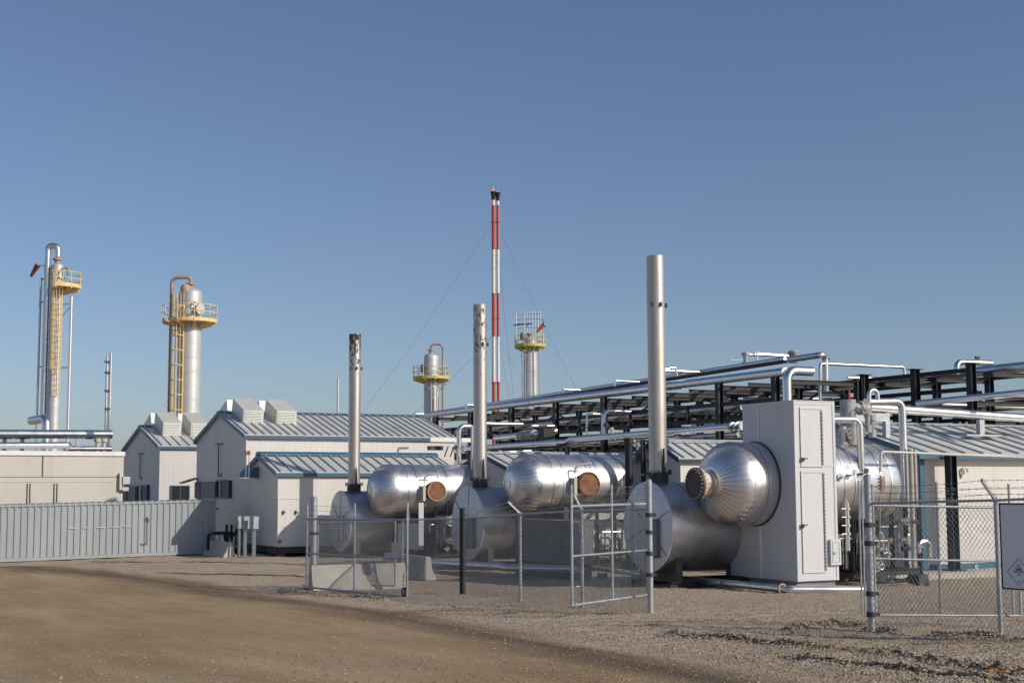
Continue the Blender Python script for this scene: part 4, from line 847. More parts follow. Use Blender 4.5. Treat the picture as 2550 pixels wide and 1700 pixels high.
LK = thing('linking_beams', 'black steel beams linking the two pipe racks above the cabinet', 'steelwork', (43, 50, 6))
for y in (50.6, 57.2):
    for z in (7.0, 6.0): m = MB(); m.hbeam((37.5, y + 0.2, z), (44.0, y + 0.2, z), 0.12, 0.18, Zu); m.build('beam', black, LK, smooth=0)

def pipe(lab, pts, r, mat=None, bend=2.2, band=1.4, group=None, n=14, name='pipe', cat='pipe'):
    f = fillet(pts, r * bend) if len(pts) > 2 else [V(p) for p in pts]
    m = MB(); m.tube(f, r, n)
    if band:
        for a, b in zip(f[:-1], f[1:]):
            L = (b - a).length
            if L < band: continue
            d = (b - a) / L; t = band * 0.4
            while t < L - 0.05: m.tube([a + d * t, a + d * (t + 0.05)], r * 1.03, n, False); t += band
    return solo(m, name, mat or pipem, lab, cat, group)
PG = 'insulated pipes on the long rack'
q = Hx(1959, 925, 37.35); qf = Hx(1040, 1036, 37.35)
pipe('lowest big top pipe of the long rack, ending at the elbow behind the cabinet', [qf, q + YA * 0.1], 0.185, bend=2.6, group=PG)
e = along(q, XA, 2012); pipe('big elbow pipe rising behind the cabinet and turning right', [e + Zu * 0.05 + XA * 0.2, q + Zu * 0.05, (q.x, q.y, 4.2)], 0.20, bend=2.2)
q = Hx(2040, 884, 41.0); qf = Hx(1330, 994, 41.0)
pipe('highest pipe of the long rack ending in a gooseneck right of the cabinet top', [qf, q, q + V((0.0, 0, 0)) + V((0.5, 0.2, 0.05)), q + V((0.5, 0.2, 0.05)) - Zu * 1.65], 0.14, bend=2.4, group=PG)
q = Hx(1955, 893, 39.6); pipe('slim bright pipe lying between the two big top pipes of the long rack', [Hx(1060, 1030, 39.6), q], 0.10, group=PG)
q = Hx(1960, 899, 38.6); pipe('dark cable tray line along the top of the long rack', [Hx(1300, 1000, 38.6), q], 0.06, black, group=PG)
for i, (x, z, r, pa, pb) in enumerate(((38.2, 6.75, .17, 1050, 1850), (39.0, 6.68, .10, 1050, 1900), (39.8, 6.74, .16, 1050, 1960), (40.8, 6.70, .12, 1050, 1930), (38.4, 5.52, .13, 1120, 1840), (39.5, 5.56, .17, 1120, 1980), (40.9, 5.50, .10, 1120, 1960), (38.6, 6.63, .06, 1100, 1880), (40.3, 6.64, .07, 1090, 1900), (38.0, 7.85, .05, 1100, 1700), (41.5, 7.86, .09, 1100, 1985), (38.9, 5.42, .06, 1130, 1800))):
    a = along((x, 0, z), YA, pa); b = along((x, 0, z), YA, pb)
    lab = ['thick pipe on the middle tier of the long rack, nearest side', 'slim pipe on the middle tier of the long rack', 'thick pipe in the middle of the middle rack tier', 'medium pipe on the far side of the middle rack tier', 'pipe on the lowest rack tier nearest the vessels', 'thick pipe on the lowest rack tier, centre', 'slim pipe on the far side of the lowest rack tier', 'thinnest line near the front of the middle rack tier', 'thin line near the back of the middle rack tier', 'thinnest line on the top rack tier beside the lowest big pipe', 'pipe on the far edge of the top rack tier', 'thinnest line on the lowest rack tier'][i]
    pipe(lab, [(x, a.y, z), (x, b.y, z)], r, group=PG)
# low pipe run on its own T posts
lx = 31.0
a = Hx(1130, 1118, lx); b = Hx(1412, 1100, lx); c = Hx(1420, 1094, lx); d = Hx(1819, 1062, lx)
pipe('long low pipe passing behind the tallest stack on black T posts', [a, b, c, d], 0.125, bend=1.5, name='pipe')
m = MB(); m.tube([d, d + YA * -0.1, d - YA * 0.12, d - YA * 0.16, d - YA * 0.17, d - YA * 0.4, d - YA * 0.41, d - YA * 0.46, d - YA * 0.47, d - YA * 0.7, d - YA * 0.71, d - YA * 0.76], [0.10, 0.10, 0.17, 0.17, 0.09, 0.12, 0.17, 0.17, 0.09, 0.09, 0.16, 0.16], 14); solo(m, 'flange_set', galv, 'bolted flanges ending the low pipe at the cabinet', 'flange')
for px, py in ((1412, 1103), (1200, 1118)):
    p = Hx(px, py, lx); m = MB(); m.hbeam((lx, p.y, 0.05), (lx, p.y, p.z - 0.13), 0.16, 0.16, XA); m.box(lx - 0.5, lx + 0.5, p.y - 0.08, p.y + 0.08, p.z - 0.13, p.z - 0.02); solo(m, 'pipe_support', black, 'black T post under the low pipe ' + ('above the middle vessel' if px > 1300 else 'beside the second stack'), 'support')
m = MB(); a = Hx(1225, 1118, lx + 0.7); b = Hx(1405, 1108, lx + 0.7); m.hbeam(a, b, 0.2, 0.22, Zu); solo(m, 'steel_beam', black, 'black beam just under the low pipe right of the second stack', 'beam')
a = Hx(1234, 1090, 33.0); b = Hx(1345, 1079, 33.0)
pipe('thick pipe with grey wrapped valve above the middle vessel head', [a, b, b + V((0.9, 0, 0.15))], 0.15)
m = MB(); a = Hx(1295, 1085, 33); b = Hx(1332, 1081, 33); m.tube([a, a + (b - a) * 0.45, a + (b - a) * 0.5, a + (b - a) * 0.55, b], [0.24, 0.26, 0.18, 0.26, 0.24], 14); solo(m, 'wrapped_valve', valvg, 'grey wrapped valve body on the pipe above the middle vessel head', 'valve')
m = MB(); a = Hx(1352, 1085, 33); m.box(a.x - 0.1, a.x + 0.5, a.y - 0.3, a.y + 0.3, a.z - 0.35, a.z + 0.35); solo(m, 'junction_block', black, 'black square steel block between pipes above the middle vessel', 'steel block')
# looping and hooked pipes
def hy(px, py, y): return Hy(px, py, y)
LP = 'small bright pipe loops on the racks'
pipe('elbowed pipe rising and running right above the middle vessel', [hy(1504, 1085, 60), hy(1504, 1024, 60), hy(1745, 1031, 60)], 0.13)
pipe('hooked white lit pipe left of the white cabinet', [hy(1727, 1100, 57), hy(1727, 1025, 57), hy(1757, 1027, 57), hy(1757, 1036, 57)], 0.12)
pipe('small square loop pipe above the rack left of the tallest stack', [hy(1531, 962, 58), hy(1531, 948, 58), hy(1592, 950, 58)], 0.035, group=LP, band=0)
pipe('doubled loop pipe standing on the rack just right of the tallest stack', [hy(1618, 926, 56), hy(1682, 914, 56), hy(1686, 936, 56)], 0.06, group=LP)
pipe('straight bright pipe across the rack right of the tallest stack', [hy(1650, 923, 57), hy(1765, 927, 57)], 0.09, band=0.8, group=LP)
pipe('looped pipe with valve on the highest part of the rack left of the cabinet', [hy(1856, 905, 56), hy(1856, 882, 56), hy(1905, 884, 56), hy(1985, 888, 56)], 0.075, group=LP)
pipe('thin straight upper pipe on the highest part of the rack', [hy(1880, 879, 56.5), hy(1982, 885, 56.5)], 0.04, band=0, group=LP)
pipe('thin upright pipe on the rack above the cabinet left side', [hy(1885, 874, 55.8), hy(1886, 906, 55.8)], 0.05, band=0, group=LP)
m = MB(); a = hy(1857, 908, 56); m.tube([a, a + Zu * .12, a + Zu * .13, a + Zu * .45, a + Zu * .46, a + Zu * .6], [.2, .2, .12, .15, .2, .2], 12); m.tube([a + V((-.1, 0, .25)), a + V((-.9, 0, .2))], .025, 5); solo(m, 'rack_valve', galv, 'small valve under the loop on the highest rack part', 'valve')
m = MB(); a = hy(1977, 903, 55); m.tube([a, a + Zu * .15, a + Zu * .16, a + Zu * .5, a + Zu * .51, a + Zu * .6], [.26, .26, .16, .3, .3, .2], 12); solo(m, 'rack_valve', valvg, 'grey valve beside the big elbow above the cabinet', 'valve')
pipe('thin bright hook pipe on the rack above the large building roof end', [hy(1030, 1041, 70), hy(1032, 1030, 70), hy(1055, 1030, 70)], 0.05, band=0, group=LP)
pipe('thin bright hook pipe on the rack just left of the second stack', [hy(1160, 1018, 66), hy(1160, 1008, 66), hy(1185, 1008, 66)], 0.05, band=0, group=LP)
pipe('thin bright hook pipe on the rack right of the fourth column', [hy(1401, 978, 60), hy(1402, 969, 60), hy(1445, 971, 60)], 0.05, band=0, group=LP)
pipe('upright elbowed pipe left of the second stack', [hy(1143, 1165, 60.5), hy(1143, 1061, 60.5), hy(1172, 1061, 60.5)], 0.12)
pipe('tall thin pipe close against the second stack', [hy(1175, 1205, 58.8), hy(1176, 1058, 58.8)], 0.06)
pipe('white lit pipe crossing the rack right of the flare', [hy(1190, 1054, 68), hy(1300, 1056, 68)], 0.11)
pipe('white lit pipe crossing the rack farther right', [hy(1325, 1060, 66), hy(1378, 1060, 66)], 0.10)
pipe('thin upright pipe under the rack right of the middle T post', [hy(1461, 1080, 62), hy(1462, 1031, 62), hy(1500, 1031, 62)], 0.06, band=0)
pipe('bright short pipe run above the farthest vessel with elbow', [hy(1218, 1150, 59), hy(1242, 1150, 59), hy(1246, 1127, 59), hy(1320, 1123, 59)], 0.10)
pipe('white pipe lying along the shed roof behind the middle vessel', [hy(1318, 1126, 60), hy(1500, 1130, 60)], 0.08, band=0.8)
pipe('pipe with ringed elbow dropping to the shed roof right of the tallest stack', [hy(1664, 1102, 53.0), hy(1709, 1104, 53.0), hy(1709, 1140, 53.0)], 0.15, band=0.3)
pipe('bright pipe running right along the shed roof beside the nearest vessel', [hy(1720, 1104, 53.0), hy(1835, 1110, 53.0)], 0.13, band=0.8)
m = MB(); a = hy(1085, 1105, 62); m.box(a.x - 0.3, a.x + 2.4, a.y - 0.1, a.y + 0.1, a.z + 0.1, a.z + 0.3); solo(m, 'cable_tray', whitep, 'white cable tray beside the large building roof end', 'cable tray')
m = MB(); a = hy(1078, 1115, 61.5); m.box(a.x - 0.2, a.x + 0.5, a.y - 0.1, a.y + 0.2, a.z - 0.1, a.z + 0.1); m.tube([a + V((.8, 0, .1)), a + V((.6, 0, -.4))], .03, 6); m.tube([a + V((1.1, 0, .1)), a + V((.9, 0, -.4))], .03, 6); solo(m, 'lamp_bracket', flg, 'dark lamp bracket under the white cable tray', 'bracket')
# clustered instruments above V1 and near the access frame
def instr(lab, px, py, y, s, seed):
    random.seed(seed); a = Hy(px, py, y); root = thing('instrument_cluster', lab, 'instruments', a)
    for i in range(5):
        m = MB(); q = a + V((rnd(-s, s), rnd(-.2, .2), rnd(-s, s) * 0.6)); m.tube([q - Zu * .15, q, q + Zu * .02, q + Zu * .14], [.06, .06, .1, .1], 8); m.tube([q - XA * .16, q + XA * .16], .045, 6)
        m.build('fitting', random.choice((rustp, galv, red if i == 0 else conduit, flg)), root)
    return root
instr('rusty fittings above the farthest vessel right of the second stack', 1225, 1132, 58.8, 0.35, 4)
instr('orange and grey fittings beside the black access frame', 1590, 1110, 47.2, 0.5, 6)
instr('valve fittings above the rack pipes behind the access frame', 1530, 1075, 55, 0.5, 9)
instr('two beacon like fittings left of the second stack', 1152, 1118, 60.4, 0.25, 10)
# pipes at right
pipe('pipe leaving the cabinet top and turning down by the fence post', [hy(2075, 1044, 35.2), hy(2140, 1044, 35.2), hy(2147, 1210, 35.2), hy(2149, 1290, 35.2)], 0.11, bend=2.4)
pipe('pipe bent over the right end of the nearest vessel', [hy(2155, 1001, 38.2), hy(2246, 999, 38.2), hy(2254, 1240, 38.2)], 0.135, bend=2.2)
pipe('beige conduit running under the right building eaves', [hy(2192, 1175, 34.6), hy(2194, 1124, 34.6), hy(2600, 1140, 34.6)], 0.045, conduit, band=0)
m = MB(); a = hy(2193, 1190, 34.6)
for k in range(4):
    q = a - Zu * (0.02 + 0.1 * k); m.torus(q + V((0, -.1, 0)), YA, .07, .018, 10, 4); m.tube([q - XA * .1, q + XA * .1], .035, 6)
m.tube([a + Zu * .1, a - Zu * .45], .035, 6); solo(m, 'instrument_valves', rustp, 'little brown valve cluster hanging on the beige conduit', 'valves')
m = MB(); m.tube([hy(2192, 1215, 34.6), hy(2190, 1380, 34.6)], 0.02, 6); solo(m, 'drop_line', galv, 'thin line dropping below the brown valve cluster', 'pipe')
pipe('big pipe carried over the right building roof on stanchions', [hy(2165, 1014, 40.2), hy(2600, 1044, 40.2)], 0.17, band=1.2)
for px in (2440,):
    t = hy(px, 1034, 40.2); m = MB(); m.box(t.x - .12, t.x + .12, t.y - .1, t.y + .1, hy(px, 1082, 40.2).z, t.z - .17); m.box(t.x - .9, t.x + .9, t.y - .2, t.y + .2, hy(px, 1086, 40.2).z, hy(px, 1082, 40.2).z); solo(m, 'roof_stanchion', galv, 'grey stanchion standing on the right roof under the big pipe', 'support')
m = MB(); t = hy(2205, 1016, 40.2); m.box(t.x - .1, t.x + .1, t.y - .1, t.y + .1, 3.9, t.z - .17); m.box(t.x - 1.6, t.x - .1, t.y - .12, t.y + .12, t.z - .5, t.z - .2); solo(m, 'roof_stanchion', galv, 'grey frame under the left end of the big roof pipe', 'support')
pipe('long shiny pipe slanting up to the right edge above the roof', [Hx(2285, 1004, 41), Hx(2600, 972, 41)], 0.13)
pipe('broad pipe behind the rack posts rising to the right edge', [Hx(2040, 966, 45.4), Hx(2600, 908, 45.4)], 0.22)
pipe('thin pipe from the cabinet crossing over to the right rack', [hy(2042, 1000, 50), hy(2042, 905, 50), hy(2252, 914, 50), hy(2252, 945, 50)], 0.075, band=2)
pipe('white elbowed pipe loop on top of the right rack', [hy(2382, 932, 45.5), hy(2382, 901, 45.5), hy(2468, 904, 45.5)], 0.125, band=0.6)
pipe('bright pipe crossing low behind the right rack', [hy(2330, 1006, 52), hy(2600, 1018, 52)], 0.11)
pipe('long bright pipe high behind the right rack posts', [hy(2110, 940, 58), hy(2300, 946, 58)], 0.09)
pipe('bright pipe at middle height behind the right rack posts', [hy(2020, 993, 58), hy(2125, 996, 58)], 0.10)
pipe('small hooped pipe over the valve header', [hy(2164, 1000, 37.6), hy(2164, 971, 37.6), hy(2184, 971, 37.6), hy(2186, 997, 37.6)], 0.075, band=0.3)
for px, py in ((2059, 893), (2434, 888)):
    a = hy(px, py + 16, 50); m = MB(); m.tube([a, a + Zu * .2], .03, 6); m.box(a.x - .12, a.x + .12, a.y - .05, a.y + .05, a.z + .2, a.z + .32); solo(m, 'rack_lamp', black, 'tiny lamp head on the rack ' + ('near the cabinet gooseneck' if px < 2100 else 'above the white elbowed loop'), 'lamp')
# ground pipes
a = Hy(2150, 1466, 0) if False else None
gp = [W(2151, 1466, 41.2), W(1905 + 55, 1466, 41.4), W(1630, 1434, 48.8)]
pn = W(2151, 1467, 41.9); pc = W(1962, 1467, 41.3)
pipe('bright ground pipe turning the corner in front of the white cabinet', [pn, pc, W(1800, 1450, 44.3), W(1590, 1432, 47.9)], 0.115, bend=1.6, band=0.7)
m = MB(); c = W(1948, 1465, 41.4); m.torus(c, (pc - W(1800, 1450, 44.3)).normalized(), .13, .03, 16, 6); m.tube([c - Zu * .25, c - Zu * .1], .05, 6); solo(m, 'pipe_clamp', rustp, 'clamp on the ground pipe at the cabinet corner', 'clamp')
pipe('bright ground pipe behind the chain link left of the gate leaf', [W(1083, 1400, 54.5), W(1250, 1410, 50.5), W(1262, 1413, 50.2), W(1440, 1416, 48.6)], 0.13, band=1.2)
pipe('thin bright ground pipe running behind the gate leaf', [W(1440, 1408, 50.5), W(1600, 1430, 47.6)], 0.08)
for px in (1300, 1500, 1750):
    c = W(px, 1436 if px < 1600 else 1456, 49.5 if px < 1600 else 45.2); m = MB(); m.box(c.x - .15, c.x + .15, c.y - .1, c.y + .1, g(c) - .05, g(c) + .22); solo(m, 'pipe_block', flg, 'dark support block beneath the ground pipe ' + {1300: 'behind the fence', 1500: 'behind the gate leaf', 1750: 'left of the cabinet'}[px], 'support block')

# ------------------------------------------------------------------ columns far behind
def E(a): a = math.radians(a); return Rh * math.cos(a) - Fh * math.sin(a)       # 0 = right, 90 = towards the camera
def platform(root, c, R0, R1, a0, a1, z, mat, rail=1.05, name='platform'):
    n = max(6, int(abs(a1 - a0) / 12)); vs = []; fs = []; th = 0.14
    for i in range(n + 1):
        e = E(a0 + (a1 - a0) * i / n)
        for r, zz in ((R0, z), (R1, z), (R1, z - th), (R0, z - th)): p = c + e * r; vs.append((p.x, p.y, zz))
    for i in range(n):
        for k in range(4): fs.append((i * 4 + k, i * 4 + (k + 1) % 4, (i + 1) * 4 + (k + 1) % 4, (i + 1) * 4 + k))
    fs += [(0, 1, 2, 3), (n * 4 + 3, n * 4 + 2, n * 4 + 1, n * 4)]
    m = MB(); m.add(vs, fs)
    for i in range(0, n + 1, 3):
        e = E(a0 + (a1 - a0) * i / n); p = c + e * R0; q = c + e * R1; m.prism([(p.x, p.y, z - th), (q.x, q.y, z - th), (q.x, q.y, z - th - .12), (p.x, p.y, z - th - .5)], Zu.cross(e) * 0.06)
    o = m.build(name, mat, root, smooth=0)
    m = MB()
    for hz in (rail, rail * 0.52): m.tube([c + E(a0 + (a1 - a0) * i / n) * R1 + Zu * (z + hz - c.z) for i in range(n + 1)], 0.035, 5)
    arc = [c + E(a0 + (a1 - a0) * i / n) * R1 + Zu * (z + .05 - c.z) for i in range(n + 1)]
    for p, q in zip(arc[:-1], arc[1:]): m.beam(p, q, 0.02, 0.18)
    for i in range(0, n + 1, 3): p = c + E(a0 + (a1 - a0) * i / n) * R1; m.tube([(p.x, p.y, z - .1), (p.x, p.y, z + rail)], 0.04, 5)
    m.build('railing', mat, o, smooth=0); return o
def ladder(root, p, z0, z1, mat, out, w=0.42, cage=0.38, r=0.028):
    out = V(out).normalized(); sd = Zu.cross(out); m = MB()
    for s in (-1, 1): m.tube([p + sd * s * w / 2 + Zu * (z0 - p.z), p + sd * s * w / 2 + Zu * (z1 - p.z)], r, 5)
    z = z0
    while z < z1: m.tube([p - sd * w / 2 + Zu * (z - p.z), p + sd * w / 2 + Zu * (z - p.z)], r * 0.7, 4); z += 0.42
    o = m.build('ladder', mat, root, smooth=0); m = MB()
    c = p + out * cage; H = []
    zz = z0 + 2.0
    while zz <= z1 + 1.0:
        for zo in (0,): m.tube([c + (sd * math.cos(a) + out * math.sin(a)) * cage + Zu * (zz - c.z) for a in [math.radians(t) for t in range(-40, 221, 26)]], r * 1.1, 4)
        zz += 1.25
    for t in (-30, 20, 60, 90, 120, 160, 210): a = math.radians(t); q = c + (sd * math.cos(a) + out * math.sin(a)) * cage; m.tube([q + Zu * (z0 + 2 - q.z), q + Zu * (z1 + 1 - q.z)], r * 0.8, 4)
    m.build('cage', mat, o, smooth=0); return o
def column(lab, px, d, R, dome_py, Z0=0.0, band=1.2, mat=None):
    t = W(px, dome_py, d); root = thing('process_column', lab, 'column', (t.x, t.y, Z0)); c = V((t.x, t.y, Z0)); H = t.z - Z0
    m = MB(); prof = [(0, R)]; hd = R * 0.62
    prof += [(H - hd, R)] + [(H - hd + hd * math.sin(a), R * math.cos(a)) for a in [math.radians(q) for q in range(10, 91, 10)]]
    m.lathe(c, Zu, prof, 28); z = 1.0
    while z < H - hd: m.lathe(c, Zu, [(z, R), (z, R + .018), (z + .06, R + .018), (z + .06, R)], 28); z += band
    m.build('shell', mat or towerm, root); m = MB(); m.lathe(c, Zu, [(H - .1, .22), (H + .22, .22), (H + .22, .36), (H + .36, .36), (H + .36, .1)], 16); m.build('top_nozzle', rustp, root)
    return root, c, H
# column 1
c1, p1, H1 = column('slim tall column at the far left with a bright overhead pipe and yellow caged ladder', 143.5, 110, 0.50, 655)
zz = lambda px, py, d: W(px, py, d).z
z1 = zz(143, 640, 110); a = p1 + E(150) * 0.85; xr = W(119, 640, 110); a = V((xr.x, xr.y, 0))
m = MB(); t_ = fillet([a + Zu * zz(110, 1032, 110), a + Zu * zz(119, 612, 110), V((p1.x, p1.y, zz(119, 612, 110))), V((p1.x, p1.y, z1))], 0.42, 8); m.tube(t_, 0.235, 14); m.build('overhead_pipe', pipem, c1)
m = MB(); q = p1 + Zu * (zz(130, 607, 110) ); q = V(((p1.x + a.x) / 2, (p1.y + a.y) / 2, zz(128, 618, 110))); m.tube([q, q + Zu * .7], .05, 6); m.build('vent_stub', rustp, c1)
platform(c1, V((p1.x, p1.y, 0)), 0.55, 1.85, -75, 75, zz(180, 714, 110), yellow)
ladder(c1, p1 + E(62) * 0.62, zz(140, 985, 110), zz(140, 708, 110), yellow, E(80), 0.5, 0.42, 0.034)
for i, (px, pt, pb, r) in enumerate(((178, 738, 1105, .13), (104, 690, 1110, .045), (101, 700, 1110, .05))):
    t_ = W(px, pt, 110); m = MB(); m.cyl((t_.x, t_.y, 0.5), (t_.x, t_.y, t_.z), r, 10)
    if i == 0:
        for py in (757, 915): zb = zz(170, py, 110); m.beam((t_.x, t_.y, zb), (p1.x, p1.y, zb), .1, .12); m.beam((t_.x, t_.y, zb - .1), p1 + (V((t_.x, t_.y, 0)) - p1) * .45 + Zu * (zb - .9), .07, .07) if py == 757 else None
    else:
        for py in (695, 752, 913): zb = zz(104, py, 110); m.beam((t_.x, t_.y, zb), (a.x, a.y, zb), .08, .1)
    m.build('side_pipe', pipem if i == 0 else galv, c1)
m = MB(); q = p1 + E(20) * .75 + Zu * zz(165, 680, 110); m.torus(q, E(10), .42, .07, 18, 6); m.build('manway', grate, c1)
# big elbow in front of column 1
q0 = W(78, 1047, 100); q1 = W(116, 1041, 98); pipe('large bright elbow pipe at the foot of the far left column', [q0, q1, q1 - Zu * 2.4], 0.30, bend=1.6, band=0)
# windsock at column 1
def windsock(lab, wide, tip, d, r0, r1, mat, arm_px):
    A_ = W(*wide, d); B_ = W(*tip, d); root = thing('windsock', lab, 'windsock', A_); m = MB(); n = 8
    m.tube([A_ + (B_ - A_) * i / n + Zu * (-.10 * (i / n) ** 2) for i in range(n + 1)], [r0 + (r1 - r0) * i / n * (1 + .12 * math.sin(i * 2)) for i in range(n + 1)], 14); m.build('sleeve', mat, root)
    m = MB(); Q = W(*arm_px, d); m.tube([A_, Q], 0.03, 6); m.torus(A_, (B_ - A_), r0, .03, 14, 5); m.build('arm', flg, root)
windsock('dark red windsock hanging left of the far left column', (94, 661), (77, 686), 110, 0.22, 0.10, dred, (118, 661))
# column 2
c2, p2, H2 = column('broad column with rusty overhead pipe and yellow platform left of the middle', 475, 120, 0.97, 716)
xr = W(428, 700, 120); a = V((xr.x, xr.y, 0)); m = MB(); m.tube(fillet([a + Zu * 3, a + Zu * zz(428, 691, 120), V((p2.x, p2.y, zz(428, 691, 120))), V((p2.x, p2.y, H2 + .3))], 0.55, 7), 0.145, 12); m.build('overhead_pipe', rustp, c2)
m = MB(); q = V(((p2.x + a.x) / 2, (p2.y + a.y) / 2, zz(440, 691, 120))); m.tube([q, q + Zu * .45], .05, 6); m.build('vent_stub', rustp, c2)
m = MB(); b2 = a + E(70) * .3; m.tube([b2 + Zu * 3, b2 + Zu * zz(425, 775, 120)], .05, 6)
for k in range(18): zk = zz(425, 1030, 120) + k * .55; m.beam(a + Zu * zk - Rh * .2, b2 + Zu * zk + Rh * .1, .05, .04)
m.build('side_pipe', rustp, c2)
zp = zz(475, 800, 120); platform(c2, V((p2.x, p2.y, 0)), 1.0, 2.25, -80, 130, zp, yellow, 1.3); platform(c2, V((p2.x, p2.y, 0)), 1.0, 2.3, 140, 215, zp + .05, yellow, 1.2, 'side_platform')
m = MB(); q = p2 + E(38) * 1.35 + Zu * zz(500, 772, 120); m.lathe(q - E(38) * .5, E(38), [(0, .3), (.35, .3), (.36, .46), (.5, .46), (.5, .05)], 20); m.build('manway', towerm, c2)
m = MB(); m.torus(q + Zu * .1 + E(150) * .5, E(40), .45, .04, 14, 5); m.build('davit', flg, c2)
ladder(c2, p2 + E(118) * 1.08, 4, zz(450, 762, 120), yellow, E(118), 0.6, 0.48, 0.045)
m = MB(); q = p2 + E(120) * .62 + Zu * (H2 - .55); m.lathe(q, Zu, [(0, .42), (.5, .42), (.7, .3), (.75, .05)], 16); m.build('nozzle_cover', rustp, c2)
m = MB(); q = p2 + E(150) * 1.0 + Zu * zz(428, 823, 120); m.beam(q, a + Zu * zz(428, 823, 120), .15, .15); m.tube([a + Zu * zz(428, 825, 120), p2 + E(150) * 1.0 + Zu * (zz(428, 840, 120))], .06, 5); m.build('bracket', black, c2)
# column 3
c3, p3, H3 = column('distant short column with yellow ring platform left of the second stack', 1074, 150, 0.77, 879)
xr = W(1103, 860, 150); a = V((xr.x, xr.y, 0)); m = MB(); m.tube(fillet([a + Zu * 3, a + Zu * zz(1100, 857, 150), V((p3.x, p3.y, zz(1100, 857, 150))), V((p3.x, p3.y, H3 + .3))], 0.5, 7), 0.125, 10); m.build('overhead_pipe', rustp, c3)
platform(c3, V((p3.x, p3.y, 0)), .8, 1.92, 0, 359.9, zz(1074, 941, 150), yellow2, 1.15)
m = MB(); q = p3 + E(165) * 1.0 + Zu * zz(1052, 918, 150); m.torus(q, E(165), .42, .08, 16, 5); m.lathe(q - E(165) * .1, E(165), [(0, .05), (0, .4), (.1, .4), (.1, .05)], 16); m.build('manway', grate, c3)
for px, pt, mm in ((1074, 950, towerm), (1081, 962, rustp), (1092, 985, rustp), (1087, 952, towerm)):
    t_ = W(px, pt, 149); m = MB(); m.cyl((t_.x, t_.y, 2), t_, .07, 8); m.build('side_pipe', mm, c3)
m = MB(); q = W(1095, 955, 149.5); m.beam(q, q + Rh * .9 + Zu * .3, .12, .1); m.beam(q - Zu * .6, q + Rh * .7 + Zu * .2, .08, .08); m.build('bracket', grate, c3)
# column 4
c4, p4, H4 = column('distant column topped by scaffold poles and a yellow platform right of the flare', 1320, 150, 0.74, 838)
platform(c4, V((p4.x, p4.y, 0)), .78, 1.62, 0, 359.9, zz(1320, 861, 150), yellow2, 1.05)
m = MB()
for px, pt, dd in ((1285, 780, 148.8), (1285.5, 778, 150.5), (1306, 780, 148.8), (1312, 776, 150), (1318, 775, 151), (1326, 773, 149), (1333, 774, 150), (1340, 775, 151), (1346, 776, 149.5), (1353, 830, 149)):
    t_ = W(px, pt, dd); m.cyl((t_.x, t_.y, zz(1320, 861, 150)), t_, .045, 5)
for py in (784, 796, 818): m.tube([W(1284, py, 149), W(1312, py - 2, 149.5), W(1348, py - 2, 149.5)], .035, 5); m.tube([W(1312, py - 3, 151), W(1348, py - 3, 151)], .03, 5)
m.build('scaffold', galv, c4); m = MB(); q = W(1285, 808, 149); q2 = W(1322, 806, 150); m.beam(q, q2, 1.0, .12); m.build('scaffold_deck', black, c4, smooth=0)
m = MB(); q = p4 + E(160) * .85 + Zu * zz(1305, 838, 150); m.lathe(q, E(160), [(0, .05), (0, .42), (.15, .42), (.15, .05)], 16); m.build('manway', grate, c4)
for px, pt, r in ((1301, 872, .13), (1308, 878, .05), (1344, 866, .09)):
    t_ = W(px, pt, 149); m = MB(); pts = [(t_.x, t_.y, 2), t_]
    if r > .1: pts = fillet([V(pts[0]), V(t_), V(t_) + Rh * .5], .25)
    m.tube(pts, r, 8); m.build('side_pipe', pipem, c4)
m = MB(); q = W(1296, 886, 149); m.beam(q, q + Rh * 1.0, .1, .12); m.beam(q + Rh * .2, W(1314, 902, 149), .08, .08); m.build('bracket', galv, c4)
windsock('orange windsock flying from the scaffolded column', (1354, 809), (1336, 826), 147.5, 0.24, 0.11, orange, (1352, 795))
# flare
FL = thing('flare_stack', 'tall twin red and white banded flare stack', 'flare stack', (W(1234, 1200, 170).x, W(1234, 1200, 170).y, 0))
for px, pt, r in ((1228.5, 480, .20), (1239.5, 482, .17)):
    t_ = W(px, pt, 170); m = MB(); m.cyl((t_.x, t_.y, 0), t_, r, 16)
    for py in (555, 635, 795, 840, 955): m.lathe((t_.x, t_.y, zz(1228, py, 170)), Zu, [(0, r), (0, r + .07), (.15, r + .07), (.15, r)], 14)
    o = m.build('riser', flarem, FL); m = MB(); m.lathe(t_, Zu, [(-.9, r), (-.9, r + .03), (-.1, r + .1), (0, r + .16), (.12, r + .16), (.12, .02)], 16); m.build('burner_tip', black, o)
m = MB()
for s, px in ((-1, 1224.5), (1, 1243.5)):
    t_ = W(px, 515, 170); m.cyl((t_.x, t_.y, 3), t_, .022, 4)
    z = 3.0
    while z < t_.z: q = V((t_.x, t_.y, z)); m.tube([q, q - Rh * s * .22], .02, 4); z += 1.0
m.build('climbing_rail', whitep, FL, smooth=0)
def fire():
    m, nt, b = newmat('flame'); b.inputs['Base Color'].default_value = (0.8, 0.3, 0.25, 1); b.inputs['Emission Color'].default_value = (1.0, 0.30, 0.22, 1); b.inputs['Emission Strength'].default_value = 0.35; b.inputs['Alpha'].default_value = 0.55; return m
fm = fire()
for px, py, h in ((1228.5, 478, .7), (1225.5, 478, .4), (1239.5, 480, .35)):
    t_ = W(px, py, 170); m = MB(); m.tube([t_, t_ + V((.03, 0, h * .3)), t_ + V((-.02, 0, h * .7)), t_ + V((0.02, 0, h))], [.06, .11, .06, .01], 8); m.build('flame', fm, FL)
gw = 'guy wires of the flare stack'
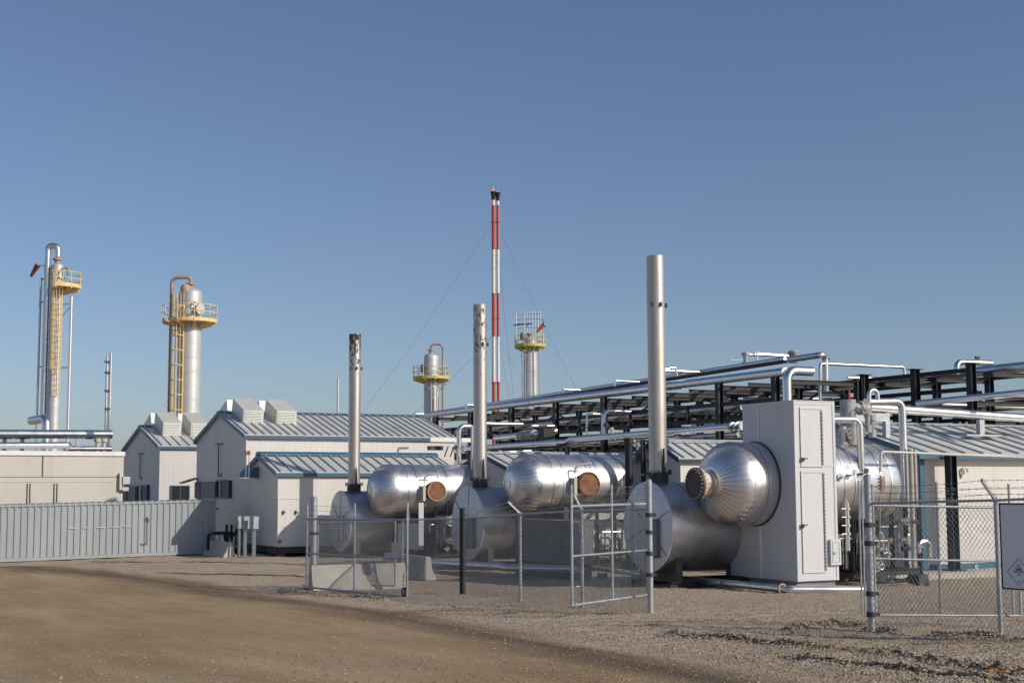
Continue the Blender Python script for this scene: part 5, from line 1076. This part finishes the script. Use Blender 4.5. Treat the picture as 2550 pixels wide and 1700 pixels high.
for i, (s0, s1) in enumerate((((1226, 556), (752, 1214)), ((1243, 570), (1572, 1212)), ((1243, 652), (1308, 1212)), ((1244, 845), (1480, 1212)), ((1224, 838), (862, 1150)), ((1243, 850), (1312, 1150)))):
    a = W(*s0, 170); b = W(*s1, (176, 172, 140, 165, 168, 150)[i]); m = MB(); m.tube([a + (b - a) * k / 10 - Zu * (1.2 * (1 - (2 * k / 10 - 1) ** 2)) for k in range(11)], 0.011, 4)
    solo(m, 'guy_wire', flg, ['longest guy wire running down to the left from the flare top', 'long guy wire running down to the right from the flare top', 'steep guy wire just right of the flare', 'lower guy wire running right behind the scaffolded column', 'lower guy wire running left behind the second stack', 'steepest short guy wire low beside the flare'][i], 'guy wire', gw)
# slim poles behind buildings
t_ = W(842, 943, 110); m = MB(); m.cyl((t_.x, t_.y, 0), t_, .10, 12); m.cyl(t_, t_ + Zu * .05, .12, 12); solo(m, 'vent_pole', pipem, 'slim bright vent pole rising behind the large building roof', 'vent pole')
VS = thing('vent_stack', 'pair of slim bright vent pipes strapped together right of the far left column', 'vent stack', W(270, 1200, 90))
for px, pt, r in ((267.5, 885, .09), (276.5, 878, .08), (272, 882, .06)):
    t_ = W(px, pt, 90); m = MB(); m.cyl((t_.x, t_.y, 0.3), t_, r, 10); m.build('pipe', pipem, VS)
m = MB()
for py in (903, 930, 975, 1020): q = W(269, py, 89.9); m.box(q.x - .2, q.x + .12, q.y - .1, q.y + .1, q.z, q.z + .12)
m.build('clamp', flg, VS, smooth=0)
# headers behind the enclosure
y9 = Hy(150, 1081, 84).y
pipe('thick bright header pipe behind the beige enclosure roof', [Hy(-60, 1080, 84), Hy(279, 1081, 84)], 0.255, band=2.2)
pipe('bright header pipe lying nearest the beige enclosure roof, ending by the left column', [Hy(-60, 1109, 76), Hy(172, 1108, 76), Hy(172, 1108, 76) + V((0.1, 1.5, -0.1))], 0.17, band=1.6, bend=1.3)
pipe('lower bright header pipe under the thick one, right of the left column', [Hy(165, 1117, 84), Hy(278, 1117, 84)], 0.16, band=1.2)
for i, px in enumerate((195, 243, 259)):
    t_ = Hy(px, 1096, 84); m = MB(); m.tube([t_ - Zu * .9, t_ - Zu * .1, t_ - Zu * .09, t_ + Zu * .1], [.12, .12, .2, .2], 10) if i else m.box(t_.x - .12, t_.x + .12, t_.y - .1, t_.y + .1, t_.z - 2.5, t_.z + .1)
    solo(m, 'header_support', galv if i == 0 else conduit, ['grey steel post carrying the thick header pipe', 'left of two flanged necks between the header pipes', 'right of two flanged necks between the header pipes'][i], 'support')
t_ = Hy(214, 1081, 84); m = MB(); m.lathe(t_, XA, [(0, .25), (0, .27), (.4, .27), (.4, .25)], 20); solo(m, 'pipe_wrap', trimb, 'blue wrap band on the thick header pipe', 'pipe wrap')
for k, px in enumerate((12, 56)):
    t_ = Hy(px, 1095, 84); m = MB(); m.box(t_.x - .1, t_.x + .1, t_.y - .1, t_.y + .1, t_.z - 1.5, t_.z + .2); m.box(t_.x - .4, t_.x + .4, t_.y - .1, t_.y + .1, t_.z + .05, t_.z + .15); solo(m, 'header_support', flg, 'small dark post under the header pipe ' + ('at the left frame edge' if k == 0 else 'left of the big elbow'), 'support')

# ------------------------------------------------------------------ small site objects
# beacons and junction boxes by the shed
BC = thing('beacon_pair', 'two small red beacon lamps on thin poles by the shed gable', 'beacon lamps', W(616, 1380, 65.5))
for px in (613, 620.5):
    t_ = W(px, 1131, 65.2); m = MB(); m.cyl((t_.x, t_.y, W(px, 1190, 65.2).z), t_, .022, 6); m.box(t_.x - .3, t_.x + .02, t_.y - .02, t_.y + .02, W(px, 1190, 65.2).z, W(px, 1190, 65.2).z + .03); m.build('pole', galv, BC)
    m = MB(); m.lathe(t_, Zu, [(-.02, .03), (0, .06), (.07, .08), (.15, .06), (.18, .03)], 10); m.build('lamp', rustp, BC)
for i, (px, w) in enumerate(((596, .27), (611, .34), (633, .40))):
    c = W(px, 1300, (66.6, 65.9, 65.2)[i]); b = V((c.x, c.y, g(c))); root = thing('electrical_cabinet', ['leftmost grey electrical box on posts before the shed gable', 'middle grey electrical box on posts before the shed gable', 'right and nearest grey electrical box on posts before the shed gable'][i], 'electrical box', b, 'grey electrical boxes on posts')
    m = MB(); m.obox(c, YA, XA, Zu, w * 1.5, .24, .56); m.build('box', galv, root, smooth=0)
    for s in (-.3, 0.25): m = MB(); q = c + YA * w * s * 1.6; m.beam((q.x, q.y, b.z - .05), (q.x, q.y, c.z - .28), .06, .06, Rh); m.build('post', galv, root, smooth=0)
    m = MB(); q = c + Rh * w * .05; m.cyl((q.x, q.y, b.z), (q.x, q.y, c.z - .28), .035, 6); m.build('conduit', conduit, root)
    m = MB(); q = c - XA * .13; m.obox(q - YA * w * .4, YA, XA, Zu, .03, .02, .12); m.build('latch', flg, root, smooth=0)

# ------------------------------------------------------------------ fences
def link(m, A0, A1, B0, B1, r=0.0036, pitch=0.082):
    # A0,A1 bottom/top at one end; B0,B1 bottom/top at the other: two families of slanting wires
    r = 0.0042 if (A0 + B0).dot(Fh) / 2 > 34 else (0.0036 if (A0 + B0).dot(Fh) / 2 > 27 else 0.0031)
    w = ((B0 + B1) / 2 - (A0 + A1) / 2).length; h = ((A1 - A0).length + (B1 - B0).length) / 2
    def P(s, t): s = min(max(s / w, 0), 1); t = t / h; return (A0 * (1 - t) + A1 * t) * (1 - s) + (B0 * (1 - t) + B1 * t) * s
    n = (B0 - A0).cross(Zu).normalized() * 0.004; sl = 0.80
    k = -h * sl
    while k < w:
        for sg in (1, -1):
            pts = []
            for t in (0, h):
                s = k + sl * t if sg > 0 else k + sl * (h - t); pts.append((s, t))
            (s0, t0), (s1, t1) = pts
            if s0 > s1: (s0, t0), (s1, t1) = (s1, t1), (s0, t0)
            if s1 <= 0 or s0 >= w: continue
            if s0 < 0: t0 += (t1 - t0) * (0 - s0) / (s1 - s0); s0 = 0
            if s1 > w: t1 = t0 + (t1 - t0) * (w - s0) / (s1 - s0); s1 = w
            if s1 - s0 < 0.01: continue
            m.tube([P(s0, t0) + n * sg, P(s1, t1) + n * sg], r, 3, False)
        k += pitch
def knuckles(m, A, B, r=0.003):
    L = (B - A).length; n = int(L / 0.082)
    for i in range(n): p = A + (B - A) * (i / n); m.tube([p, p + Zu * .055 + (B - A).normalized() * .012], r, 3, False)
def barbed(m, pts, r=0.003):
    for A, B in zip(pts[:-1], pts[1:]):
        A = V(A); B = V(B); L = (B - A).length; N = 8; f = [A + (B - A) * i / N - Zu * (0.012 * L * (1 - (2 * i / N - 1) ** 2)) for i in range(N + 1)]; m.tube(f, r, 4, False)
        n = int(L / 0.14); d = (B - A).normalized(); u = d.cross(Zu)
        for i in range(n):
            t = (i + .5) / n; p = A + (B - A) * t - Zu * (0.012 * L * (1 - (2 * t - 1) ** 2)); m.tube([p - Zu * .022, p + Zu * .022], .003, 3, False); m.tube([p - d * .02 + u * .01, p + d * .02 - u * .01], .005, 3, False)
def at(px, py, d): return W(px, py, d)
def foot(px, d): p = W(px, 1450, d); return V((p.x, p.y, g(p)))
def gateleaf(lab, L, R, ext=None, wheel_=False, mat=None, mids=(), rails=('t', 'm', 'b'), rr=0.026, mesh=True, name='gate_leaf', cat='gate', wires=True):
    """L,R = (px, d, y_top, y_mid, y_bottom, y_extension_top)"""
    mat = mat or galv
    PL = lambda py: updown(W(L[0], 1400, L[1]), py); PR = lambda py: updown(W(R[0], 1400, R[1]), py)
    root = thing(name, lab, cat, PL(L[4])); tl, ml, bl = PL(L[2]), PL(L[3]), PL(L[4]); tr, mr, br = PR(R[2]), PR(R[3]), PR(R[4])
    m = MB(); m.tube([tl, tr], rr, 10); m.build('rail', mat, root); m = MB(); m.tube([bl, br], rr, 10); m.build('rail', mat, root)
    if 'm' in rails: m = MB(); m.tube([ml, mr], rr * .85, 10); m.build('rail', mat, root)
    for P, b, e in ((PL, L[4], L[5]), (PR, R[4], R[5])): m = MB(); m.tube([P(b), P(e)], rr, 10); m.build('stile', mat, root)
    exts = [(PL(L[5]), PR(R[5]))]
    for f in mids:
        a = bl + (br - bl) * f; t = PL(L[5]) + (PR(R[5]) - PL(L[5])) * f if wires else tl + (tr - tl) * f; m = MB(); m.tube([a, t], rr * .85, 10); m.build('stile', mat, root)
    if mesh: m = MB(); link(m, bl, tl, br, tr); knuckles(m, tl, tr); m.build('chain_link', wirem, root, smooth=0)
    if wires:
        m = MB()
        for f in (.3, .6, .92): barbed(m, [tl + (PL(L[5]) - tl) * f, tr + (PR(R[5]) - tr) * f])
        m.build('barbed_wire', wirem, root, smooth=0)
    return root, (tl, ml, bl), (tr, mr, br)
def hinge(root, p, r):
    m = MB(); m.tube([p - Zu * .04, p + Zu * .04], r * 1.25, 12); m.obox(p + Rh * r * 1.2, Rh, Fh, Zu, .12, .05, .06); m.build('hinge', flg, root)
def bigpost(lab, px, d, ytop, r, mat, cap=True, name='fence_post', base=None):
    f = foot(px, d); t = updown(f, ytop); root = thing(name, lab, 'post', f)
    m = MB(); m.tube([f - Zu * .15, t], r, 20); m.build('tube', mat, root)
    m = MB(); m.lathe(t, Zu, [(-.02, r * 1.06), (.03, r * 1.06), (.03 + r * .5, r * .7), (.03 + r * .7, .01)], 18); m.build('cap', mat, root); return root, f, t
# left gate
gp1, f1, t1 = bigpost('thick grey gate post at the left end of the fencing', 780, 44.6, 1243, .105, galv)
for py in (1327, 1433): hinge(gp1, updown(f1, py), .11)
gl, la, ra = gateleaf('wide open chain link gate leaf on a wheel at the left', (764, 44.0, 1291, 1377, 1461, 1254), (1014, 39.6, 1294, 1390, 1486, 1250), mids=(.50,), rr=.032)
wl = V((ra[2].x, ra[2].y, 0)) + (la[2] - ra[2]).normalized() * .12; wz = g(wl) + .13
dl = (ra[2] - la[2]).normalized(); nl = dl.cross(Zu).normalized()
m = MB(); m.torus((wl.x, wl.y, wz), nl, .105, .032, 24, 8); o = m.build('wheel', dark, gl); m = MB(); m.lathe(V((wl.x, wl.y, wz)) - nl * .03, nl, [(0, .01), (0, .07), (.06, .07), (.06, .01)], 16); m.build('hub', rustp, o)
m = MB(); q = V((wl.x, wl.y, wz))
for s in (-.05, .05): m.tube([q + nl * s, q + nl * s + Zu * .5], .012, 6)
for k in range(3): m.tube([q - nl * .05 + Zu * (.2 + .14 * k), q + nl * .05 + Zu * (.2 + .14 * k)], .012, 6)
m.tube([q + Zu * .5 - nl * .05, ra[2] + Zu * .5], .014, 6); m.build('wheel_bracket', galv, gl)
gb, la2, ra2 = gateleaf('chain link panel standing just behind the left gate leaf', (791, 45.0, 1301, 1402, 1448, 1301), (984, 44.6, 1297, 1396, 1458, 1297), rr=.028, wires=False, name='chain_link_fence', cat='fence')
m = MB(); q = W(988, 1367, 44.3); m.obox(q, Rh, Fh, Zu, .32, .1, .42); m.build('box', grate, gb, smooth=0)
# fence run from the dark post to the right gate post
pts = [(1002, 45.5), (1152, 40.9), (1296, 36.4), (1450, 32.8), (1616, 29.6)]
FR = thing('chain_link_fence', 'chain link fence run behind the two centre gates with a black corner post', 'fence', foot(1152, 40.9))
tops = []
ry = [1294, 1290, 1280, 1271, 1266]
for (px, d), py in zip(pts, ry): f = foot(px, d); tops.append((f, updown(f, py)))
for i, ((px, d), (f, t)) in enumerate(zip(pts, tops)):
    if i == 4: continue
    m = MB()
    if i == 1: m.tube([f - Zu * .1, updown(f, 1264)], .088, 16); m.build('corner_post', black, FR)
    else:
        m.tube([f - Zu * .1, t], .038, 12); o = m.build('post', galv, FR)
        if i in (2, 3):
            ap = updown(f, 0); tip = W(px - (31 if i == 2 else 21), (1248, 0, 0, 0)[0] if i == 2 else 1230, d - .15); m = MB(); m.beam(t + Zu * .02, tip, .03, .05); m.lathe(t, Zu, [(-.03, .045), (.03, .045), (.06, .02)], 12); m.build('arm', galv, o)
for i in range(4):
    (a0, a1), (b0, b1) = tops[i], tops[i + 1]
    m = MB(); m.tube([a1, b1], .022, 8); m.build('top_rail', galv, FR)
    m = MB(); link(m, a0 - Zu * .03, a1 - Zu * .02, b0 - Zu * .03, b1 - Zu * .02); knuckles(m, a1, b1); m.build('chain_link', wirem, FR, smooth=0)
m = MB()
def armpt(i, f, s): px, d = pts[i]; t = tops[i][1]; tip = W(px - s[0], s[1], d - .15); return t + (tip - t) * f
for f in (.35, .68, .97):
    a = tops[1][1] + Zu * (.1 + .1 * f); b = armpt(2, f, (31, 1248)); c = armpt(3, f, (21, 1230)); barbed(m, [a, b, c, tops[4][1] + Zu * (.1 + .35 * f)])
m.build('barbed_wire', wirem, FR, smooth=0)
# centre gate leaf on its post
gp2, f2, t2 = bigpost('galvanised gate post beside the grey round face of the nearest heater', 1619, 29.4, 1200, .062, galv)
g2_, la, ra = gateleaf('open chain link gate leaf with drop rod at the centre right', (1424, 27.9, 1260, 1384, 1506, 1206), (1611, 30.0, 1254, 1369, 1480, 1205), mids=(.52,), rr=.027)
for py in (1281, 1324, 1377, 1430): hinge(gp2, updown(f2, py), .065)
q = la[2] + Rh * .07; m = MB(); gq = g(q); m.tube(fillet([q + V((.09, 0, .36)), q + V((0, 0, .36)), V((q.x, q.y, gq - .02))], .03), .010, 6); m.build('drop_rod', galv, g2_)
m = MB(); m.tube([la[2] - Zu * .02, la[2] + Zu * .45], .03, 8); m.build('latch_sleeve', galv, g2_)
# right fence in the foreground
gp3, f3, t3 = bigpost('thick galvanised post at the right end of the yard opening', 2167, 24.1, 1190, .061, galv)
for py in (1306, 1352, 1477, 1528): hinge(gp3, updown(f3, py), .066)
fA, tA = f3, updown(f3, 1253); fB = foot(2487, 22.0); tB = updown(fB, 1245)
dAB = (fB - fA); fC = fA + dAB * 2.1; fC = V((fC.x, fC.y, g(fC))); tC = V((fC.x, fC.y, fC.z + (tB.z - fB.z)))
FQ = thing('chain_link_fence', 'chain link fence with barbed wire at the right edge of the yard', 'fence', fB)
m = MB(); m.tube([fB - Zu * .2, tB], .036, 12); pb = m.build('post', galv, FQ)
m = MB(); m.tube([fC - Zu * .2, tC], .036, 12); m.build('post', galv, FQ)
tip = W(2444, 1194, 21.7); m = MB(); m.beam(tB, tip, .03, .05); m.lathe(tB, Zu, [(-.04, .045), (.03, .045), (.06, .02)], 12); m.build('arm', galv, pb)
for a, b in ((tA, tB), (tB, tC)): m = MB(); m.tube([a, b], .021, 8); m.build('top_rail', galv, FQ)
m = MB(); link(m, fA + Zu * .03, tA - Zu * .02, fB + Zu * .03, tB - Zu * .02); link(m, fB + Zu * .03, tB - Zu * .02, fC + Zu * .03, tC - Zu * .02); knuckles(m, tA, tB); knuckles(m, tB, tC); m.build('chain_link', wirem, FQ, smooth=0)
m = MB()
for f, py in ((.97, 1206), (.62, 1222), (.3, 1237)):
    a = updown(fA, py + 4); b = tB + (tip - tB) * f; barbed(m, [a, b, b + (tC - tB)])
m.build('barbed_wire', wirem, FQ, smooth=0)
gr, la, ra = gateleaf('chain link gate leaf swung in behind the right fence', (2177, 24.9, 1258, 1390, 1530, 1205), (2537, 25.2, 1264, 1398, 1532, 1264), mids=(), rr=.024, wires=False)
for px, e in ((2343, 1199), (2524, 1204)): q = W(px, 1530, 25.1); m = MB(); m.tube([q, updown(q, e)], .022, 8); m.build('stile', galv, gr)
m = MB()
for py in (1212, 1226, 1240): barbed(m, [W(2177, py, 24.9), W(2343, py + 2, 25.0), W(2524, py + 4, 25.1), W(2620, py + 5, 25.2)])
m.build('barbed_wire', wirem, gr, smooth=0)
G4 = thing('gate_stile', 'slim pair of upright bars just left of the thick right post', 'gate stile', W(2150, 1532, 24.9))
for px in (2147, 2155): q = W(px, 1532, 24.9); m = MB(); m.tube([q, updown(q, 1196)], .017, 8); m.build('bar', galv, G4)

# sign on the right fence
sN = (fB - fA).normalized(); sn = V((sN.x, sN.y, 0)).cross(Zu).normalized()
if sn.dot(CAM - fB) < 0: sn = -sn
sN = V((sN.x, sN.y, 0)).normalized()
base = along(fB + sn * .07, sN, 2500); zt = updown(base, 1251).z; zb = updown(base, 1466).z; SW = 0.95; SH = zt - zb
SG = thing('warning_sign', 'large framed warning sign with a skull diamond on the right fence', 'sign', V((base.x, base.y, zb)) + sN * SW / 2)
cS = V((base.x, base.y, (zt + zb) / 2)) + sN * SW / 2
m = MB(); m.obox(cS, sN, Zu, sn, SW, SH, .012); m.build('panel', signm, SG, smooth=0)
m = MB(); frame_rect(m, cS + sn * .008, sN, Zu, SW - .012, SH - .012, .022, .005, sn); m.build('border', signk, SG, smooth=0)
def onS(u, v, o=.0085): return V((base.x, base.y, zb)) + sN * u + Zu * v + sn * o
dc = (.315, .27); dr = .20
m = MB()
for k in range(4):
    a = [(dc[0] - dr, dc[1]), (dc[0], dc[1] + dr), (dc[0] + dr, dc[1]), (dc[0], dc[1] - dr)]; p = onS(*a[k]); q = onS(*a[(k + 1) % 4]); m.beam(p, q, .004, .005, sn.cross(q - p))
m.build('diamond', signk, SG, smooth=0)
m = MB(); sk = onS(dc[0], dc[1] + .075)
def disc(u, v, ru, rv, o=.008, n=18): vs = [onS(u + ru * math.cos(2 * math.pi * k / n), v + rv * math.sin(2 * math.pi * k / n), o) for k in range(n)]; return vs
def ringp(m, u, v, r0, r1, o=.008, n=20, sq=1.0):
    vs = [onS(u + r * math.cos(2 * math.pi * k / n), v + sq * r * math.sin(2 * math.pi * k / n), o) for r in (r0, r1) for k in range(n)]; m.add(vs, [(k, (k + 1) % n, n + (k + 1) % n, n + k) for k in range(n)])
ringp(m, dc[0], dc[1] + .085, .030, .037)
for s in (-1, 1): m.add(disc(dc[0] + s * .013, dc[1] + .083, .008, .009), [tuple(range(18))])
m.add(disc(dc[0], dc[1] + .066, .004, .005), [tuple(range(18))])
for k in range(4): m.obox(onS(dc[0] - .012 + .008 * k, dc[1] + .046), sN, Zu, sn, .003, .016, .003)
for s in (-1, 1): p = onS(dc[0] - .06, dc[1] + (.055 if s > 0 else .02)); q = onS(dc[0] + .06, dc[1] + (.02 if s > 0 else .055)); m.beam(p, q, .003, .010, sn.cross(q - p))
m.build('skull_emblem', signk, SG, smooth=0)
def text(s, u, v, size, nm):
    c = bpy.data.curves.new(nm, 'FONT'); c.body = s; c.size = size; c.align_x = 'CENTER'; c.extrude = .001; c.resolution_u = 2
    o = bpy.data.objects.new(nm, c); sc.collection.objects.link(o); dg = bpy.context.evaluated_depsgraph_get(); me = bpy.data.meshes.new_from_object(o.evaluated_get(dg)); bpy.data.objects.remove(o)
    me.materials.clear(); me.materials.append(signk); o = bpy.data.objects.new(nm, me); sc.collection.objects.link(o); o.parent = SG
    xa = sN if sn.dot(sN.cross(Zu)) > 0 else -sN
    p = onS(u, v) - SG.location; o.matrix_local = Matrix(((xa.x, 0, sn.x, p.x), (xa.y, 0, sn.y, p.y), (0, 1, sn.z, p.z), (0, 0, 0, 1))); return o
text('POISONOUS', dc[0], dc[1] - .01, .036, 'lettering'); text('GAS', dc[0], dc[1] - .052, .036, 'lettering'); text('2', dc[0], dc[1] - .15, .06, 'lettering')
# hose bundle and small tyre like object on the pad by the gate
m = MB(); a = W(2170, 1452, 44); b = W(2285, 1442, 46)
for k in range(3): m.tube([a + (b - a) * i / 12 + V((0, rnd(-.1, .1), .04 + .06 * math.sin(i * 1.3 + k))) for i in range(13)], .03, 6)
solo(m, 'hose', dark, 'loose dark hoses lying on the pad behind the right fence', 'hose')
c = W(2296, 1452, 45.5); m = MB(); m.box(c.x - .35, c.x + .05, c.y - .25, c.y + .25, .1, c.z + .30); m.torus((c.x, c.y, c.z + .02), XA, .22, .08, 20, 8); m.cyl((c.x, c.y, c.z + .3), (c.x, c.y, c.z + .75), .05, 8); solo(m, 'pump', flg, 'small dark pump by the teal corner behind the right fence', 'pump')
# leaves of dry litter
m = MB(); random.seed(4); q = G(2487, 1678)
for k in range(16): p = q + Rh * rnd(-.22, .22) + Fh * rnd(-.15, .15); p.z = g(p) + rnd(.01, .05); a = Rh * math.cos(k) + Fh * math.sin(k); m.obox(p, a, Zu.cross(a), (0.2, .1, 1), rnd(.05, .12), rnd(.02, .04), .006)
solo(m, 'dry_litter', M('dry_orange_litter', (0.42, 0.20, 0.07), 0.9), 'small orange brown scrap of dry litter on the gravel at lower right', 'litter')
